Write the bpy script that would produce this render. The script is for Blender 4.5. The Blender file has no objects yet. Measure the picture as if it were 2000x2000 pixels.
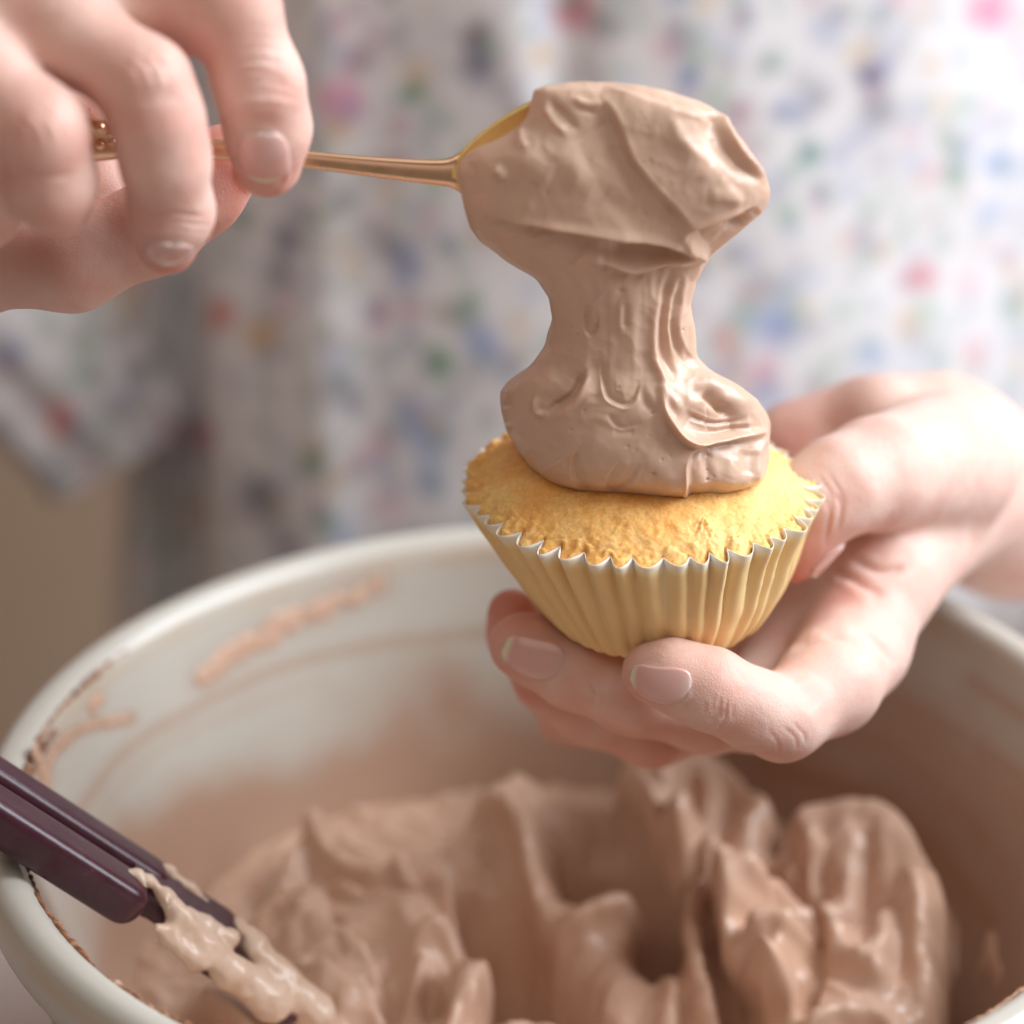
import bpy, math, random
import numpy as np
from mathutils import Vector

random.seed(7)
rng = np.random.default_rng(7)
scn = bpy.context.scene
COL = scn.collection
S = 0.01            # everything below is written in centimetres
ZT = 17.75          # height of the focus centre above the table top (cm)

# ------------------------------------------------------------------ camera
K = 0.00017
D = 60.0
PITCH = math.radians(25.5)
Fv = np.array([0, math.cos(PITCH), -math.sin(PITCH)])
Uv = np.array([0, math.sin(PITCH), math.cos(PITCH)])
Xv = np.array([1.0, 0, 0])
Cv = -Fv * D

cam_d = bpy.data.cameras.new('camera')
cam = bpy.data.objects.new('camera', cam_d)
COL.objects.link(cam)
cam.location = (Cv[0] * S, Cv[1] * S, (Cv[2] + ZT) * S)
cam.rotation_euler = (math.radians(90) - PITCH, 0, 0)
cam_d.sensor_width = 36
cam_d.lens = 36 / (K * 2000)
cam_d.clip_start = 0.05
cam_d.clip_end = 60
cam_d.dof.use_dof = True
cam_d.dof.focus_distance = 0.574
cam_d.dof.aperture_fstop = 6.0
cam_d.dof.aperture_blades = 9
scn.camera = cam

# ------------------------------------------------------------------ light
world = bpy.data.worlds.new('World')
scn.world = world
world.use_nodes = True
bg = world.node_tree.nodes['Background']
bg.inputs[0].default_value = (1.0, 0.80, 0.64, 1)
bg.inputs[1].default_value = 0.13


def area(name, loc, target, sx, sy, power, col):
    l = bpy.data.lights.new(name, 'AREA')
    l.shape = 'RECTANGLE'
    l.size, l.size_y = sx * S, sy * S
    l.energy = power
    l.color = col
    o = bpy.data.objects.new(name, l)
    COL.objects.link(o)
    o.location = (loc[0] * S, loc[1] * S, (loc[2] + ZT) * S)
    d = Vector([(t - q) for t, q in zip(target, loc)])
    o.rotation_euler = d.to_track_quat('-Z', 'Y').to_euler()
    return o


area('window_light', (76, 5, 56), (3, 4, -2), 75, 75, 15.0, (0.87, 0.935, 1.0))
area('fill_light', (-5, -50, 88), (0, 8, -3), 90, 80, 2.3, (1.0, 0.95, 0.89))  # added fill above the camera, softens the window light; no real lamp

scn.view_settings.view_transform = 'Standard'
scn.view_settings.look = 'None'
scn.view_settings.exposure = 0.38
scn.view_settings.gamma = 1.0
scn.render.engine = 'CYCLES'
scn.cycles.use_denoising = True
scn.cycles.max_bounces = 10
scn.cycles.transparent_max_bounces = 8

# ------------------------------------------------------------------ projection helpers (photo pixel <-> place, cm)


def ray(u, v):
    u = np.asarray(u, float)
    v = np.asarray(v, float)
    return Fv + Xv * ((u - 1000) * K)[..., None] - Uv * ((v - 1000) * K)[..., None]


def PX(u, v, y):
    d = ray(u, v)
    t = (np.asarray(y, float) - Cv[1]) / d[..., 1]
    return Cv + d * t[..., None]


def PZ(u, v, z):
    d = ray(u, v)
    t = (np.asarray(z, float) - Cv[2]) / d[..., 2]
    return Cv + d * t[..., None]


def proj(P):
    q = P - Cv
    dep = q @ Fv
    return np.stack([(q @ Xv) / dep / K + 1000, -(q @ Uv) / dep / K + 1000], -1)


# ------------------------------------------------------------------ numpy noise


def _hash(ix, iy, iz, seed):
    h = (ix * 374761393 + iy * 668265263 + iz * 2147483647 + seed * 974711) & 0xffffffff
    h = ((h ^ (h >> 13)) * 1274126177) & 0xffffffff
    h = ((h ^ (h >> 16)) * 2246822519) & 0xffffffff
    return (h ^ (h >> 15)) & 0xffffffff


def noise(P, scale=1.0, seed=0):
    P = np.asarray(P, float) * scale + 1000.0
    i = np.floor(P).astype(np.int64)
    f = P - i
    w = f * f * f * (f * (f * 6 - 15) + 10)
    out = np.zeros(len(P))
    for dx in (0, 1):
        for dy in (0, 1):
            for dz in (0, 1):
                h = _hash(i[:, 0] + dx, i[:, 1] + dy, i[:, 2] + dz, seed)
                gx = (h & 255) / 127.5 - 1
                gy = ((h >> 8) & 255) / 127.5 - 1
                gz = ((h >> 16) & 255) / 127.5 - 1
                dot = gx * (f[:, 0] - dx) + gy * (f[:, 1] - dy) + gz * (f[:, 2] - dz)
                ww = (w[:, 0] if dx else 1 - w[:, 0]) * (w[:, 1] if dy else 1 - w[:, 1]) * (w[:, 2] if dz else 1 - w[:, 2])
                out += dot * ww
    return out


def fbm(P, scale=1.0, octv=4, seed=0, gain=0.5):
    o = 0
    a = 1.0
    for k in range(octv):
        o = o + a * noise(P, scale * 2 ** k, seed + k * 17)
        a *= gain
    return o


def sstep(a, b, x):
    t = np.clip((x - a) / (b - a), 0, 1)
    return t * t * (3 - 2 * t)


# ------------------------------------------------------------------ mesh helpers


def link(name, V, faces, mat=None, parent=None, smooth=True):
    me = bpy.data.meshes.new(name)
    V = np.asarray(V, float)
    W = (V + np.array([0, 0, ZT])) * S
    if isinstance(faces, np.ndarray):
        n, k = faces.shape
        me.vertices.add(len(W))
        me.vertices.foreach_set('co', W.ravel())
        me.loops.add(n * k)
        me.loops.foreach_set('vertex_index', faces.astype(np.int32).ravel())
        me.polygons.add(n)
        me.polygons.foreach_set('loop_start', np.arange(0, n * k, k, dtype=np.int32))
    else:
        me.from_pydata(W.tolist(), [], faces)
    me.update(calc_edges=True)
    me.validate()
    if smooth:
        me.polygons.foreach_set('use_smooth', np.ones(len(me.polygons), dtype=bool))
    o = bpy.data.objects.new(name, me)
    COL.objects.link(o)
    if mat:
        me.materials.append(mat)
    if parent:
        o.parent = parent
        o.matrix_parent_inverse = parent.matrix_world.inverted()
    return o


def attr(o, name, vals):
    a = o.data.attributes.new(name, 'FLOAT', 'POINT')
    a.data.foreach_set('value', np.asarray(vals, np.float32))


def attrc(o, name, cols):
    a = o.data.attributes.new(name, 'FLOAT_COLOR', 'POINT')
    c = np.ones((len(cols), 4), np.float32)
    c[:, :3] = cols
    a.data.foreach_set('color', c.ravel())


def thing(name, label, cat, loc):
    o = bpy.data.objects.new(name, None)
    COL.objects.link(o)
    o.empty_display_size = 0.02
    o.location = (loc[0] * S, loc[1] * S, (loc[2] + ZT) * S)
    bpy.context.view_layer.update()
    return tag(o, label, cat)


def tag(o, label, cat, kind=None):
    o['label'] = label
    o['category'] = cat
    if kind:
        o['kind'] = kind
    return o


def grid_faces(n, m, wrap_m=False, wrap_n=False):
    a, b = np.meshgrid(np.arange(n if wrap_n else n - 1), np.arange(m if wrap_m else m - 1), indexing='ij')
    a2, b2 = (a + 1) % n, (b + 1) % m
    return np.stack([a * m + b, a * m + b2, a2 * m + b2, a2 * m + b], -1).reshape(-1, 4)


def normals(V, Fc):
    p = V[Fc]
    fn = np.cross(p[:, 2] - p[:, 0], p[:, 3] - p[:, 1])
    N = np.zeros_like(V)
    for k in range(4):
        for c in range(3):
            N[:, c] += np.bincount(Fc[:, k], fn[:, c], len(V))
    return N / (np.linalg.norm(N, axis=1)[:, None] + 1e-12)


def relax(V, Fc, it=2, lam=0.5):
    e = np.concatenate([Fc[:, [0, 1]], Fc[:, [1, 2]], Fc[:, [2, 3]], Fc[:, [3, 0]]])
    e = np.concatenate([e, e[:, ::-1]])
    cnt = np.bincount(e[:, 0], minlength=len(V)).astype(float)
    for s in range(it):
        for lm in (lam, -lam * 1.03):
            A = np.stack([np.bincount(e[:, 0], V[e[:, 1], c], len(V)) for c in range(3)], 1) / np.maximum(cnt, 1)[:, None]
            V = V + lm * (A - V)
    return V


def subdivide(V, Fc, it=2):
    e = np.concatenate([Fc[:, [0, 1]], Fc[:, [1, 2]], Fc[:, [2, 3]], Fc[:, [3, 0]]])
    es = np.sort(e, 1)
    u, inv = np.unique(es[:, 0].astype(np.int64) * len(V) + es[:, 1], return_inverse=True)
    inv = inv.reshape(-1)
    a, b = u // len(V), u % len(V)
    n, nf = len(V), len(Fc)
    W = np.vstack([V, (V[a] + V[b]) / 2, V[Fc].mean(1)])
    m = n + inv.reshape(4, nf)
    c = n + len(u) + np.arange(nf)
    F2 = np.concatenate([np.stack([Fc[:, i], m[i], c, m[(i - 1) % 4]], 1) for i in range(4)])
    return relax(W, F2, it), F2


# ------------------------------------------------------------------ signed distance field -> mesh


class Field:
    def __init__(s, lo, hi, h):
        s.lo = np.array(lo, float)
        s.h = h
        s.n = np.ceil((np.array(hi) - s.lo) / h).astype(int) + 1
        s.F = np.full(s.n, 3.0, np.float32)
        s.ax = [(s.lo[i] + np.arange(s.n[i]) * h).astype(np.float32) for i in range(3)]

    def box(s, lo, hi):
        a = np.clip(np.floor((np.array(lo) - s.lo) / s.h).astype(int), 0, s.n)
        b = np.clip(np.ceil((np.array(hi) - s.lo) / s.h).astype(int) + 1, 0, s.n)
        sl = tuple(slice(a[i], b[i]) for i in range(3))
        X = s.ax[0][sl[0]][:, None, None]
        Y = s.ax[1][sl[1]][None, :, None]
        Z = s.ax[2][sl[2]][None, None, :]
        return sl, X, Y, Z

    @staticmethod
    def smin(a, b, k):
        if k <= 0:
            return np.minimum(a, b)
        h = np.maximum(k - np.abs(a - b), 0) / k
        return np.minimum(a, b) - h * h * (k * 0.25)

    def chain(s, pts, k=0.3, kin=0.25, sub=False, flat=None):
        """pts: [(x,y,z,r)...] a chain of tapered capsules; flat=(dir, factor) squashes the section along dir"""
        pts = [np.array(p, float) for p in pts]
        if len(pts) == 1:
            pts = pts * 2
        m = max(p[3] for p in pts) + k + 4 * s.h
        if flat:
            m = m + max(p[3] for p in pts) * 0.3
        A = np.array([p[:3] for p in pts])
        sl, X, Y, Z = s.box(A.min(0) - m, A.max(0) + m)
        if 0 in [q.stop - q.start for q in sl]:
            return
        d = None
        for p, q in zip(pts[:-1], pts[1:]):
            e = q[:3] - p[:3]
            L = max(float(e @ e), 1e-9)
            dx, dy, dz = X - p[0], Y - p[1], Z - p[2]
            t = np.clip((dx * e[0] + dy * e[1] + dz * e[2]) / L, 0, 1)
            dx, dy, dz = dx - t * e[0], dy - t * e[1], dz - t * e[2]
            r = p[3] + (q[3] - p[3]) * t
            if flat:
                n, f = np.array(flat[0], float), flat[1]
                n = n / np.linalg.norm(n)
                c = (dx * n[0] + dy * n[1] + dz * n[2])
                q2 = dx * dx + dy * dy + dz * dz + c * c * (1 / f ** 2 - 1)
                qq = np.sqrt(np.maximum(q2, 1e-9))
                di = (qq - r) * np.where(np.abs(c) / (qq + 1e-6) > 0.5, f, 1.0)
            else:
                di = np.sqrt(dx * dx + dy * dy + dz * dz) - r
            d = di if d is None else s.smin(d, di, kin)
        if sub:
            s.F[sl] = -s.smin(-s.F[sl], d, k)
        else:
            s.F[sl] = s.smin(s.F[sl], d, k)

    def mesh(s, relax_it=2):
        F = s.F
        Sg = F < 0
        nx, ny, nz = F.shape
        c = np.zeros((nx - 1, ny - 1, nz - 1), np.uint8)
        for i in (0, 1):
            for j in (0, 1):
                for k in (0, 1):
                    c += Sg[i:nx - 1 + i, j:ny - 1 + j, k:nz - 1 + k]
        act = (c > 0) & (c < 8)
        cells = np.argwhere(act)
        idx = np.full(act.shape, -1, np.int64)
        idx[act] = np.arange(len(cells))
        acc = np.zeros((len(cells), 3))
        cnt = np.zeros(len(cells))
        cor = [(i, j, k) for i in (0, 1) for j in (0, 1) for k in (0, 1)]
        for a in cor:
            for b in cor:
                if sum(abs(p - q) for p, q in zip(a, b)) == 1 and a < b:
                    fa = F[tuple((cells + a).T)]
                    fb = F[tuple((cells + b).T)]
                    m = (fa < 0) != (fb < 0)
                    t = fa[m] / (fa[m] - fb[m])
                    acc[m] += np.array(a) + (np.array(b) - np.array(a)) * t[:, None]
                    cnt[m] += 1
        V = (cells + acc / cnt[:, None]) * s.h + s.lo
        fs = []
        for ax in range(3):
            o = [0, 1, 2]
            o.remove(ax)
            Sm = np.moveaxis(Sg, ax, 0)
            Im = np.moveaxis(idx, ax, 0)
            cr = Sm[:-1] != Sm[1:]
            cr = cr[:, 1:-1, 1:-1]
            e = np.argwhere(cr)
            i, j, k = e[:, 0], e[:, 1] + 1, e[:, 2] + 1
            q = np.stack([Im[i, j - 1, k - 1], Im[i, j, k - 1], Im[i, j, k], Im[i, j - 1, k]], -1)
            flip = Sm[i, j, k]
            if ax == 1:
                flip = ~flip
            q[~flip] = q[~flip][:, ::-1]
            fs.append(q)
        Fc = np.concatenate(fs)
        Fc = Fc[(Fc >= 0).all(1)]
        if relax_it:
            V = relax(V, Fc, relax_it)
        return V, Fc


# ------------------------------------------------------------------ strokes: sculpting marks along a line


def smooth_poly(pts, n=60):
    p = np.array(pts, float)
    if len(p) < 3:
        return np.stack([np.interp(np.linspace(0, 1, n), np.linspace(0, 1, len(p)), p[:, i]) for i in range(p.shape[1])], 1)
    q = np.vstack([2 * p[0] - p[1], p, 2 * p[-1] - p[-2]])
    out = []
    m = max(2, n // (len(p) - 1))
    for i in range(1, len(q) - 2):
        t = np.linspace(0, 1, m, endpoint=False)[:, None]
        a, b, c, d = q[i - 1], q[i], q[i + 1], q[i + 2]
        out.append(0.5 * ((2 * b) + (-a + c) * t + (2 * a - 5 * b + 4 * c - d) * t ** 2 + (-a + 3 * b - 3 * c + d) * t ** 3))
    out.append(p[-1:])
    return np.vstack(out)


def line_dist(UV, pts, n=48):
    """unsigned distance, side sign, and place (0..1) along a smoothed line, for points near it"""
    q = smooth_poly(pts, n)
    best = np.full(len(UV), 1e9)
    side = np.zeros(len(UV))
    tt = np.zeros(len(UV))
    for i in range(len(q) - 1):
        a, e = q[i], q[i + 1] - q[i]
        w = UV - a
        t = np.clip((w @ e) / (e @ e + 1e-9), 0, 1)
        dx = w[:, 0] - t * e[0]
        dy = w[:, 1] - t * e[1]
        d = np.hypot(dx, dy)
        m = d < best
        best[m] = d[m]
        side[m] = np.sign(e[0] * w[m, 1] - e[1] * w[m, 0])
        tt[m] = (i + t[m]) / (len(q) - 1)
    return best, side, tt


def strokes(UV, marks):
    """marks: (kind, points, width, height[, reach]).  'r' ridge / groove, 's' step raised on the right-hand side"""
    H = np.zeros(len(UV))
    for mk in marks:
        kind, pts, w, h = mk[:4]
        P = np.array(pts, float)
        reach = mk[4] if len(mk) > 4 else 4 * w
        lo, hi = P.min(0) - reach * 2.2 - 10, P.max(0) + reach * 2.2 + 10
        m = ((UV > lo) & (UV < hi)).all(1)
        if not m.any():
            continue
        d, sd, t = line_dist(UV[m], P)
        taper = np.clip(np.sin(np.clip(t, 0.0, 1.0) * np.pi) * 1.8, 0, 1)
        if kind == 'r':
            H[m] += h * np.exp(-(d / w) ** 2) * (0.25 + 0.75 * taper)
        else:
            x = d * sd
            up = sstep(-w, w, x) * np.exp(-np.maximum(x, 0) / reach)
            H[m] += h * up * taper * np.exp(-(np.maximum(d - reach * 1.6, 0) / (reach * 0.4)) ** 2)
    return H


# ------------------------------------------------------------------ materials


def mat(name):
    m = bpy.data.materials.new(name)
    m.use_nodes = True
    nt = m.node_tree
    return m, nt, nt.nodes['Principled BSDF']


def nd(nt, t, **kw):
    n = nt.nodes.new(t)
    for k, v in kw.items():
        if k in n.inputs:
            n.inputs[k].default_value = v
        else:
            setattr(n, k, v)
    return n


def ramp(nt, fac, stops):
    r = nt.nodes.new('ShaderNodeValToRGB')
    while len(r.color_ramp.elements) < len(stops):
        r.color_ramp.elements.new(0.5)
    for e, (p, c) in zip(r.color_ramp.elements, stops):
        e.position = p
        e.color = (*c, 1) if len(c) == 3 else c
    nt.links.new(fac, r.inputs[0])
    return r.outputs[0]


def noise_tex(nt, scale, detail=4, rough=0.55, dist=0.0):
    tc = nt.nodes.new('ShaderNodeTexCoord')
    n = nd(nt, 'ShaderNodeTexNoise', Scale=scale, Detail=detail, Roughness=rough, Distortion=dist)
    nt.links.new(tc.outputs['Object'], n.inputs['Vector'])
    return n.outputs[0]


def bump(nt, bs, h, strength, dist):
    b = nd(nt, 'ShaderNodeBump', Strength=strength, Distance=dist)
    nt.links.new(h, b.inputs['Height'])
    nt.links.new(b.outputs[0], bs.inputs['Normal'])
    return b


def mix(nt, fac, a, b, mode='MIX'):
    m = nt.nodes.new('ShaderNodeMix')
    m.data_type = 'RGBA'
    m.blend_type = mode
    for sock, v in ((m.inputs[0], fac), (m.inputs[6], a), (m.inputs[7], b)):
        if isinstance(v, (int, float)):
            sock.default_value = v
        elif isinstance(v, tuple):
            sock.default_value = (*v, 1)
        else:
            nt.links.new(v, sock)
    return m.outputs[2]


def get_attr(nt, name, out='Fac'):
    a = nd(nt, 'ShaderNodeAttribute', attribute_name=name)
    return a.outputs[out]


def set_sss(bs, w, radius, scale=1.0):
    bs.inputs['Subsurface Weight'].default_value = w
    bs.inputs['Subsurface Radius'].default_value = radius
    bs.inputs['Subsurface Scale'].default_value = scale


def make_frosting_mat(name, c1, c2, rough, scale, sss=0.25):
    m, nt, bs = mat(name)
    n1 = noise_tex(nt, 35 * scale, 4)
    c = ramp(nt, n1, [(0.3, c1), (0.7, c2)])
    nt.links.new(c, bs.inputs['Base Color'])
    bs.inputs['Roughness'].default_value = rough
    bs.inputs['Specular IOR Level'].default_value = 0.5
    set_sss(bs, sss, (0.003, 0.0015, 0.0008))
    n2 = noise_tex(nt, 900, 3)
    bump(nt, bs, n2, 0.10, 0.0003)
    return m


M_FROST = make_frosting_mat('cream_frosting', (0.62, 0.41, 0.30), (0.665, 0.46, 0.345), 0.35, 1)
M_FROSTB = make_frosting_mat('bowl_cream', (0.57, 0.345, 0.23), (0.67, 0.455, 0.345), 0.29, 0.7, 0.08)
M_PALE = make_frosting_mat('pale_cream', (0.62, 0.42, 0.305), (0.70, 0.55, 0.44), 0.28, 2.2)

# skin
M_SKIN, nt, bs = mat('skin')
n1 = noise_tex(nt, 60, 4)
base = ramp(nt, n1, [(0.3, (0.72, 0.49, 0.415)), (0.7, (0.78, 0.555, 0.48))])
base = mix(nt, get_attr(nt, 'red'), base, (0.64, 0.235, 0.175))
nt.links.new(base, bs.inputs['Base Color'])
bs.inputs['Roughness'].default_value = 0.50
bs.inputs['Specular IOR Level'].default_value = 0.3
set_sss(bs, 0.42, (0.008, 0.0026, 0.0013))
tc = nt.nodes.new('ShaderNodeTexCoord')
vo = nd(nt, 'ShaderNodeTexVoronoi', Scale=1400.0)
vo.feature = 'DISTANCE_TO_EDGE'
nt.links.new(tc.outputs['Object'], vo.inputs['Vector'])
n3 = noise_tex(nt, 260, 4)
ad = nd(nt, 'ShaderNodeMath', operation='MULTIPLY_ADD')
ad.inputs[1].default_value = 0.6
nt.links.new(vo.outputs['Distance'], ad.inputs[0])
nt.links.new(n3, ad.inputs[2])
bump(nt, bs, ad.outputs[0], 0.28, 0.0006)

# fingernail
M_NAIL, nt, bs = mat('fingernail')
c = ramp(nt, get_attr(nt, 'along'), [(0.0, (0.74, 0.52, 0.46)), (0.14, (0.76, 0.44, 0.39)), (0.84, (0.74, 0.39, 0.34)), (0.92, (0.80, 0.66, 0.50)), (1.0, (0.84, 0.72, 0.54))])
nt.links.new(c, bs.inputs['Base Color'])
bs.inputs['Roughness'].default_value = 0.17
bs.inputs['Specular IOR Level'].default_value = 0.55
set_sss(bs, 0.3, (0.003, 0.0012, 0.0008))

# gold
M_GOLD, nt, bs = mat('gold')
bs.inputs['Base Color'].default_value = (0.93, 0.61, 0.40, 1)
bs.inputs['Metallic'].default_value = 1.0
n1 = noise_tex(nt, 220, 4)
r = nd(nt, 'ShaderNodeMapRange')
r.inputs[3].default_value, r.inputs[4].default_value = 0.18, 0.42
nt.links.new(n1, r.inputs[0])
nt.links.new(r.outputs[0], bs.inputs['Roughness'])
bump(nt, bs, n1, 0.06, 0.0005)

M_GOLDB, nt, bs = mat('brushed_gold')
bs.inputs['Base Color'].default_value = (1.0, 0.80, 0.36, 1)
bs.inputs['Metallic'].default_value = 1.0
bs.inputs['Roughness'].default_value = 0.55
bump(nt, bs, noise_tex(nt, 300, 5, 0.7), 0.35, 0.0006)

# cake
M_CAKE, nt, bs = mat('sponge_cake')
n1 = noise_tex(nt, 120, 6, 0.65)
cc = ramp(nt, n1, [(0.30, (0.88, 0.42, 0.10)), (0.50, (0.92, 0.52, 0.155)), (0.68, (0.95, 0.64, 0.26))])
nb = noise_tex(nt, 42, 5, 0.6)
mb = nd(nt, 'ShaderNodeMapRange')
mb.inputs[1].default_value, mb.inputs[2].default_value, mb.inputs[4].default_value = 0.48, 0.74, 0.55
nt.links.new(nb, mb.inputs[0])
cc = mix(nt, mb.outputs[0], cc, (0.72, 0.285, 0.05))
cc = mix(nt, get_attr(nt, 'pale'), cc, (0.94, 0.68, 0.27))
n5 = noise_tex(nt, 1500, 3, 0.7)
cc = mix(nt, 0.5, cc, ramp(nt, n5, [(0.38, (0.72, 0.62, 0.5)), (0.58, (1, 1, 1))]), 'MULTIPLY')
nt.links.new(cc, bs.inputs['Base Color'])
bs.inputs['Roughness'].default_value = 0.62
set_sss(bs, 0.3, (0.004, 0.002, 0.0006))
bump(nt, bs, n5, 0.32, 0.0006)

# paper
M_PAPER, nt, bs = mat('greaseproof_paper')
n1 = noise_tex(nt, 110, 5, 0.6)
g = nd(nt, 'ShaderNodeMath', operation='MULTIPLY_ADD')
g.inputs[1].default_value = 0.55
nt.links.new(n1, g.inputs[0])
nt.links.new(get_attr(nt, 'grease_glint'), g.inputs[2])
c = ramp(nt, g.outputs[0], [(0.26, (0.94, 0.90, 0.82)), (0.62, (0.97, 0.81, 0.49)), (0.95, (0.96, 0.70, 0.34))])  # stain colours, made oranger to suggest light coming through from the cake
nt.links.new(c, bs.inputs['Base Color'])
bs.inputs['Roughness'].default_value = 0.6
bs.inputs['Specular IOR Level'].default_value = 0.2
tr = nt.nodes.new('ShaderNodeBsdfTranslucent')
nt.links.new(c, tr.inputs[0])
ms = nt.nodes.new('ShaderNodeMixShader')
ms.inputs[0].default_value = 0.14
out = nt.nodes['Material Output']
nt.links.new(bs.outputs[0], ms.inputs[1])
nt.links.new(tr.outputs[0], ms.inputs[2])
nt.links.new(ms.outputs[0], out.inputs[0])
bump(nt, bs, noise_tex(nt, 500, 4), 0.15, 0.0006)

# stoneware bowl
M_BOWL, nt, bs = mat('glazed_stoneware')
n1 = noise_tex(nt, 14, 5)
glz = ramp(nt, n1, [(0.3, (0.52, 0.49, 0.43)), (0.7, (0.585, 0.555, 0.495))])
c = mix(nt, get_attr(nt, 'tan'), glz, (0.50, 0.34, 0.19))
c = mix(nt, get_attr(nt, 'sage'), c, (0.37, 0.385, 0.30))
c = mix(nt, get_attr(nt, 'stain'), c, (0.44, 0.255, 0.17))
nt.links.new(c, bs.inputs['Base Color'])
bs.inputs['Roughness'].default_value = 0.25
bs.inputs['Specular IOR Level'].default_value = 0.5
bump(nt, bs, noise_tex(nt, 40, 3), 0.05, 0.001)

M_CRUST, nt, bs = mat('dried_cream')
n1 = noise_tex(nt, 300, 4)
nt.links.new(ramp(nt, n1, [(0.35, (0.16, 0.06, 0.025)), (0.55, (0.36, 0.17, 0.09)), (0.7, (0.62, 0.45, 0.34))]), bs.inputs['Base Color'])
bs.inputs['Roughness'].default_value = 0.4

M_PLASTIC, nt, bs = mat('maroon_plastic')
n1 = noise_tex(nt, 200, 6, 0.7)
nt.links.new(ramp(nt, n1, [(0.3, (0.044, 0.010, 0.018)), (0.64, (0.068, 0.017, 0.029)), (0.80, (0.15, 0.08, 0.08))]), bs.inputs['Base Color'])
bs.inputs['Roughness'].default_value = 0.28
bump(nt, bs, noise_tex(nt, 700, 3), 0.10, 0.0004)

# dress cotton
M_DRESS, nt, bs = mat('printed_cotton')
nt.links.new(get_attr(nt, 'print', 'Color'), bs.inputs['Base Color'])
bs.inputs['Roughness'].default_value = 0.85
set_sss(bs, 0.1, (0.004, 0.003, 0.003))
bump(nt, bs, noise_tex(nt, 60, 4), 0.15, 0.003)

M_WALL, nt, bs = mat('brown_painted_wall')
n1 = noise_tex(nt, 3, 4)
nt.links.new(ramp(nt, n1, [(0.3, (0.56, 0.41, 0.30)), (0.7, (0.62, 0.46, 0.34))]), bs.inputs['Base Color'])
bs.inputs['Roughness'].default_value = 0.7

M_TABLE, nt, bs = mat('pale_pink_table')
n1 = noise_tex(nt, 25, 5)
nt.links.new(ramp(nt, n1, [(0.3, (0.50, 0.40, 0.37)), (0.7, (0.58, 0.48, 0.44))]), bs.inputs['Base Color'])
bs.inputs['Roughness'].default_value = 0.5

# ================================================================== setting
o = link('table_top', [(-90, -50, -ZT), (90, -50, -ZT), (90, 19, -ZT), (-90, 19, -ZT),
                       (-90, -50, -21), (90, -50, -21), (90, 19, -21), (-90, 19, -21)],
         [[0, 1, 2, 3], [7, 6, 5, 4], [0, 4, 5, 1], [1, 5, 6, 2], [2, 6, 7, 3], [3, 7, 4, 0]], M_TABLE, smooth=False)
o['kind'] = 'structure'
o = link('floor', [(-200, -70, -92), (200, -70, -92), (200, 95, -92), (-200, 95, -92), (-200, -70, -96), (200, -70, -96), (200, 95, -96), (-200, 95, -96)],
         [[0, 1, 2, 3], [7, 6, 5, 4], [0, 4, 5, 1], [1, 5, 6, 2], [2, 6, 7, 3], [3, 7, 4, 0]], M_WALL, smooth=False)
o['kind'] = 'structure'
o = link('wall', [(-200, 95, -96), (200, 95, -96), (200, 95, 150), (-200, 95, 150),
                  (-200, 105, -96), (200, 105, -96), (200, 105, 150), (-200, 105, 150)],
         [[0, 1, 2, 3], [7, 6, 5, 4], [0, 4, 5, 1], [1, 5, 6, 2], [2, 6, 7, 3], [3, 7, 4, 0]], M_WALL, smooth=False)
o['kind'] = 'structure'

# ================================================================== mixing bowl
BC = np.array([1.14, -0.43])
RIM = -5.75
G = 12 / 13.0
prof_in = [(0, -12.2), (3, -12.1), (5.5, -11.5), (7.5, -10.3), (9.0, -8.6), (10.2, -6.4), (11.1, -4.0), (11.75, -1.8), (12.05, -0.55)]
prof_rim = [(12.13, -0.22), (12.28, -0.03), (12.5, 0.06), (12.75, 0.04), (12.96, -0.1), (13.06, -0.32), (13.10, -0.65), (13.08, -1.05), (12.98, -1.32), (12.80, -1.43), (12.62, -1.5)]
prof_out = [(12.45, -1.8), (12.1, -3.2), (11.2, -6.0), (10.0, -8.8), (8.7, -11.2), (7.9, -12.6), (7.6, -13.0), (7.0, -13.0), (6.8, -12.75), (0, -12.7)]
pin = smooth_poly(prof_in, 90) * G
pr = smooth_poly(prof_rim, 60) * G
po = smooth_poly(prof_out, 60) * G
prof = np.vstack([pin, pr, po])
npin, npr = len(pin), len(pr)
NB = 520
th = np.linspace(0, 2 * np.pi, NB, endpoint=False)
R_, T_ = np.meshgrid(prof[:, 0], th, indexing='ij')
Zp = np.repeat(prof[:, 1][:, None], NB, 1)
V = np.stack([BC[0] + R_ * np.cos(T_), BC[1] + R_ * np.sin(T_), RIM + Zp], -1).reshape(-1, 3)
UV = proj(V)
pi_ = np.repeat(np.arange(len(prof)), NB)
inside = pi_ < npin
stain = np.zeros(len(V))
front = inside & (V[:, 1] > -2)


def streak(pts, w, a):
    d, s_, t = line_dist(UV[front], pts)
    n = 0.6 + 0.8 * noise(np.c_[UV[front] / 40, np.zeros(front.sum())], 1, 3)
    stain[front] = np.maximum(stain[front], a * np.exp(-(d / (w * (0.7 + 0.6 * np.clip(n, 0, 1)))) ** 2) * np.clip(0.5 + n, 0, 1))


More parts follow.
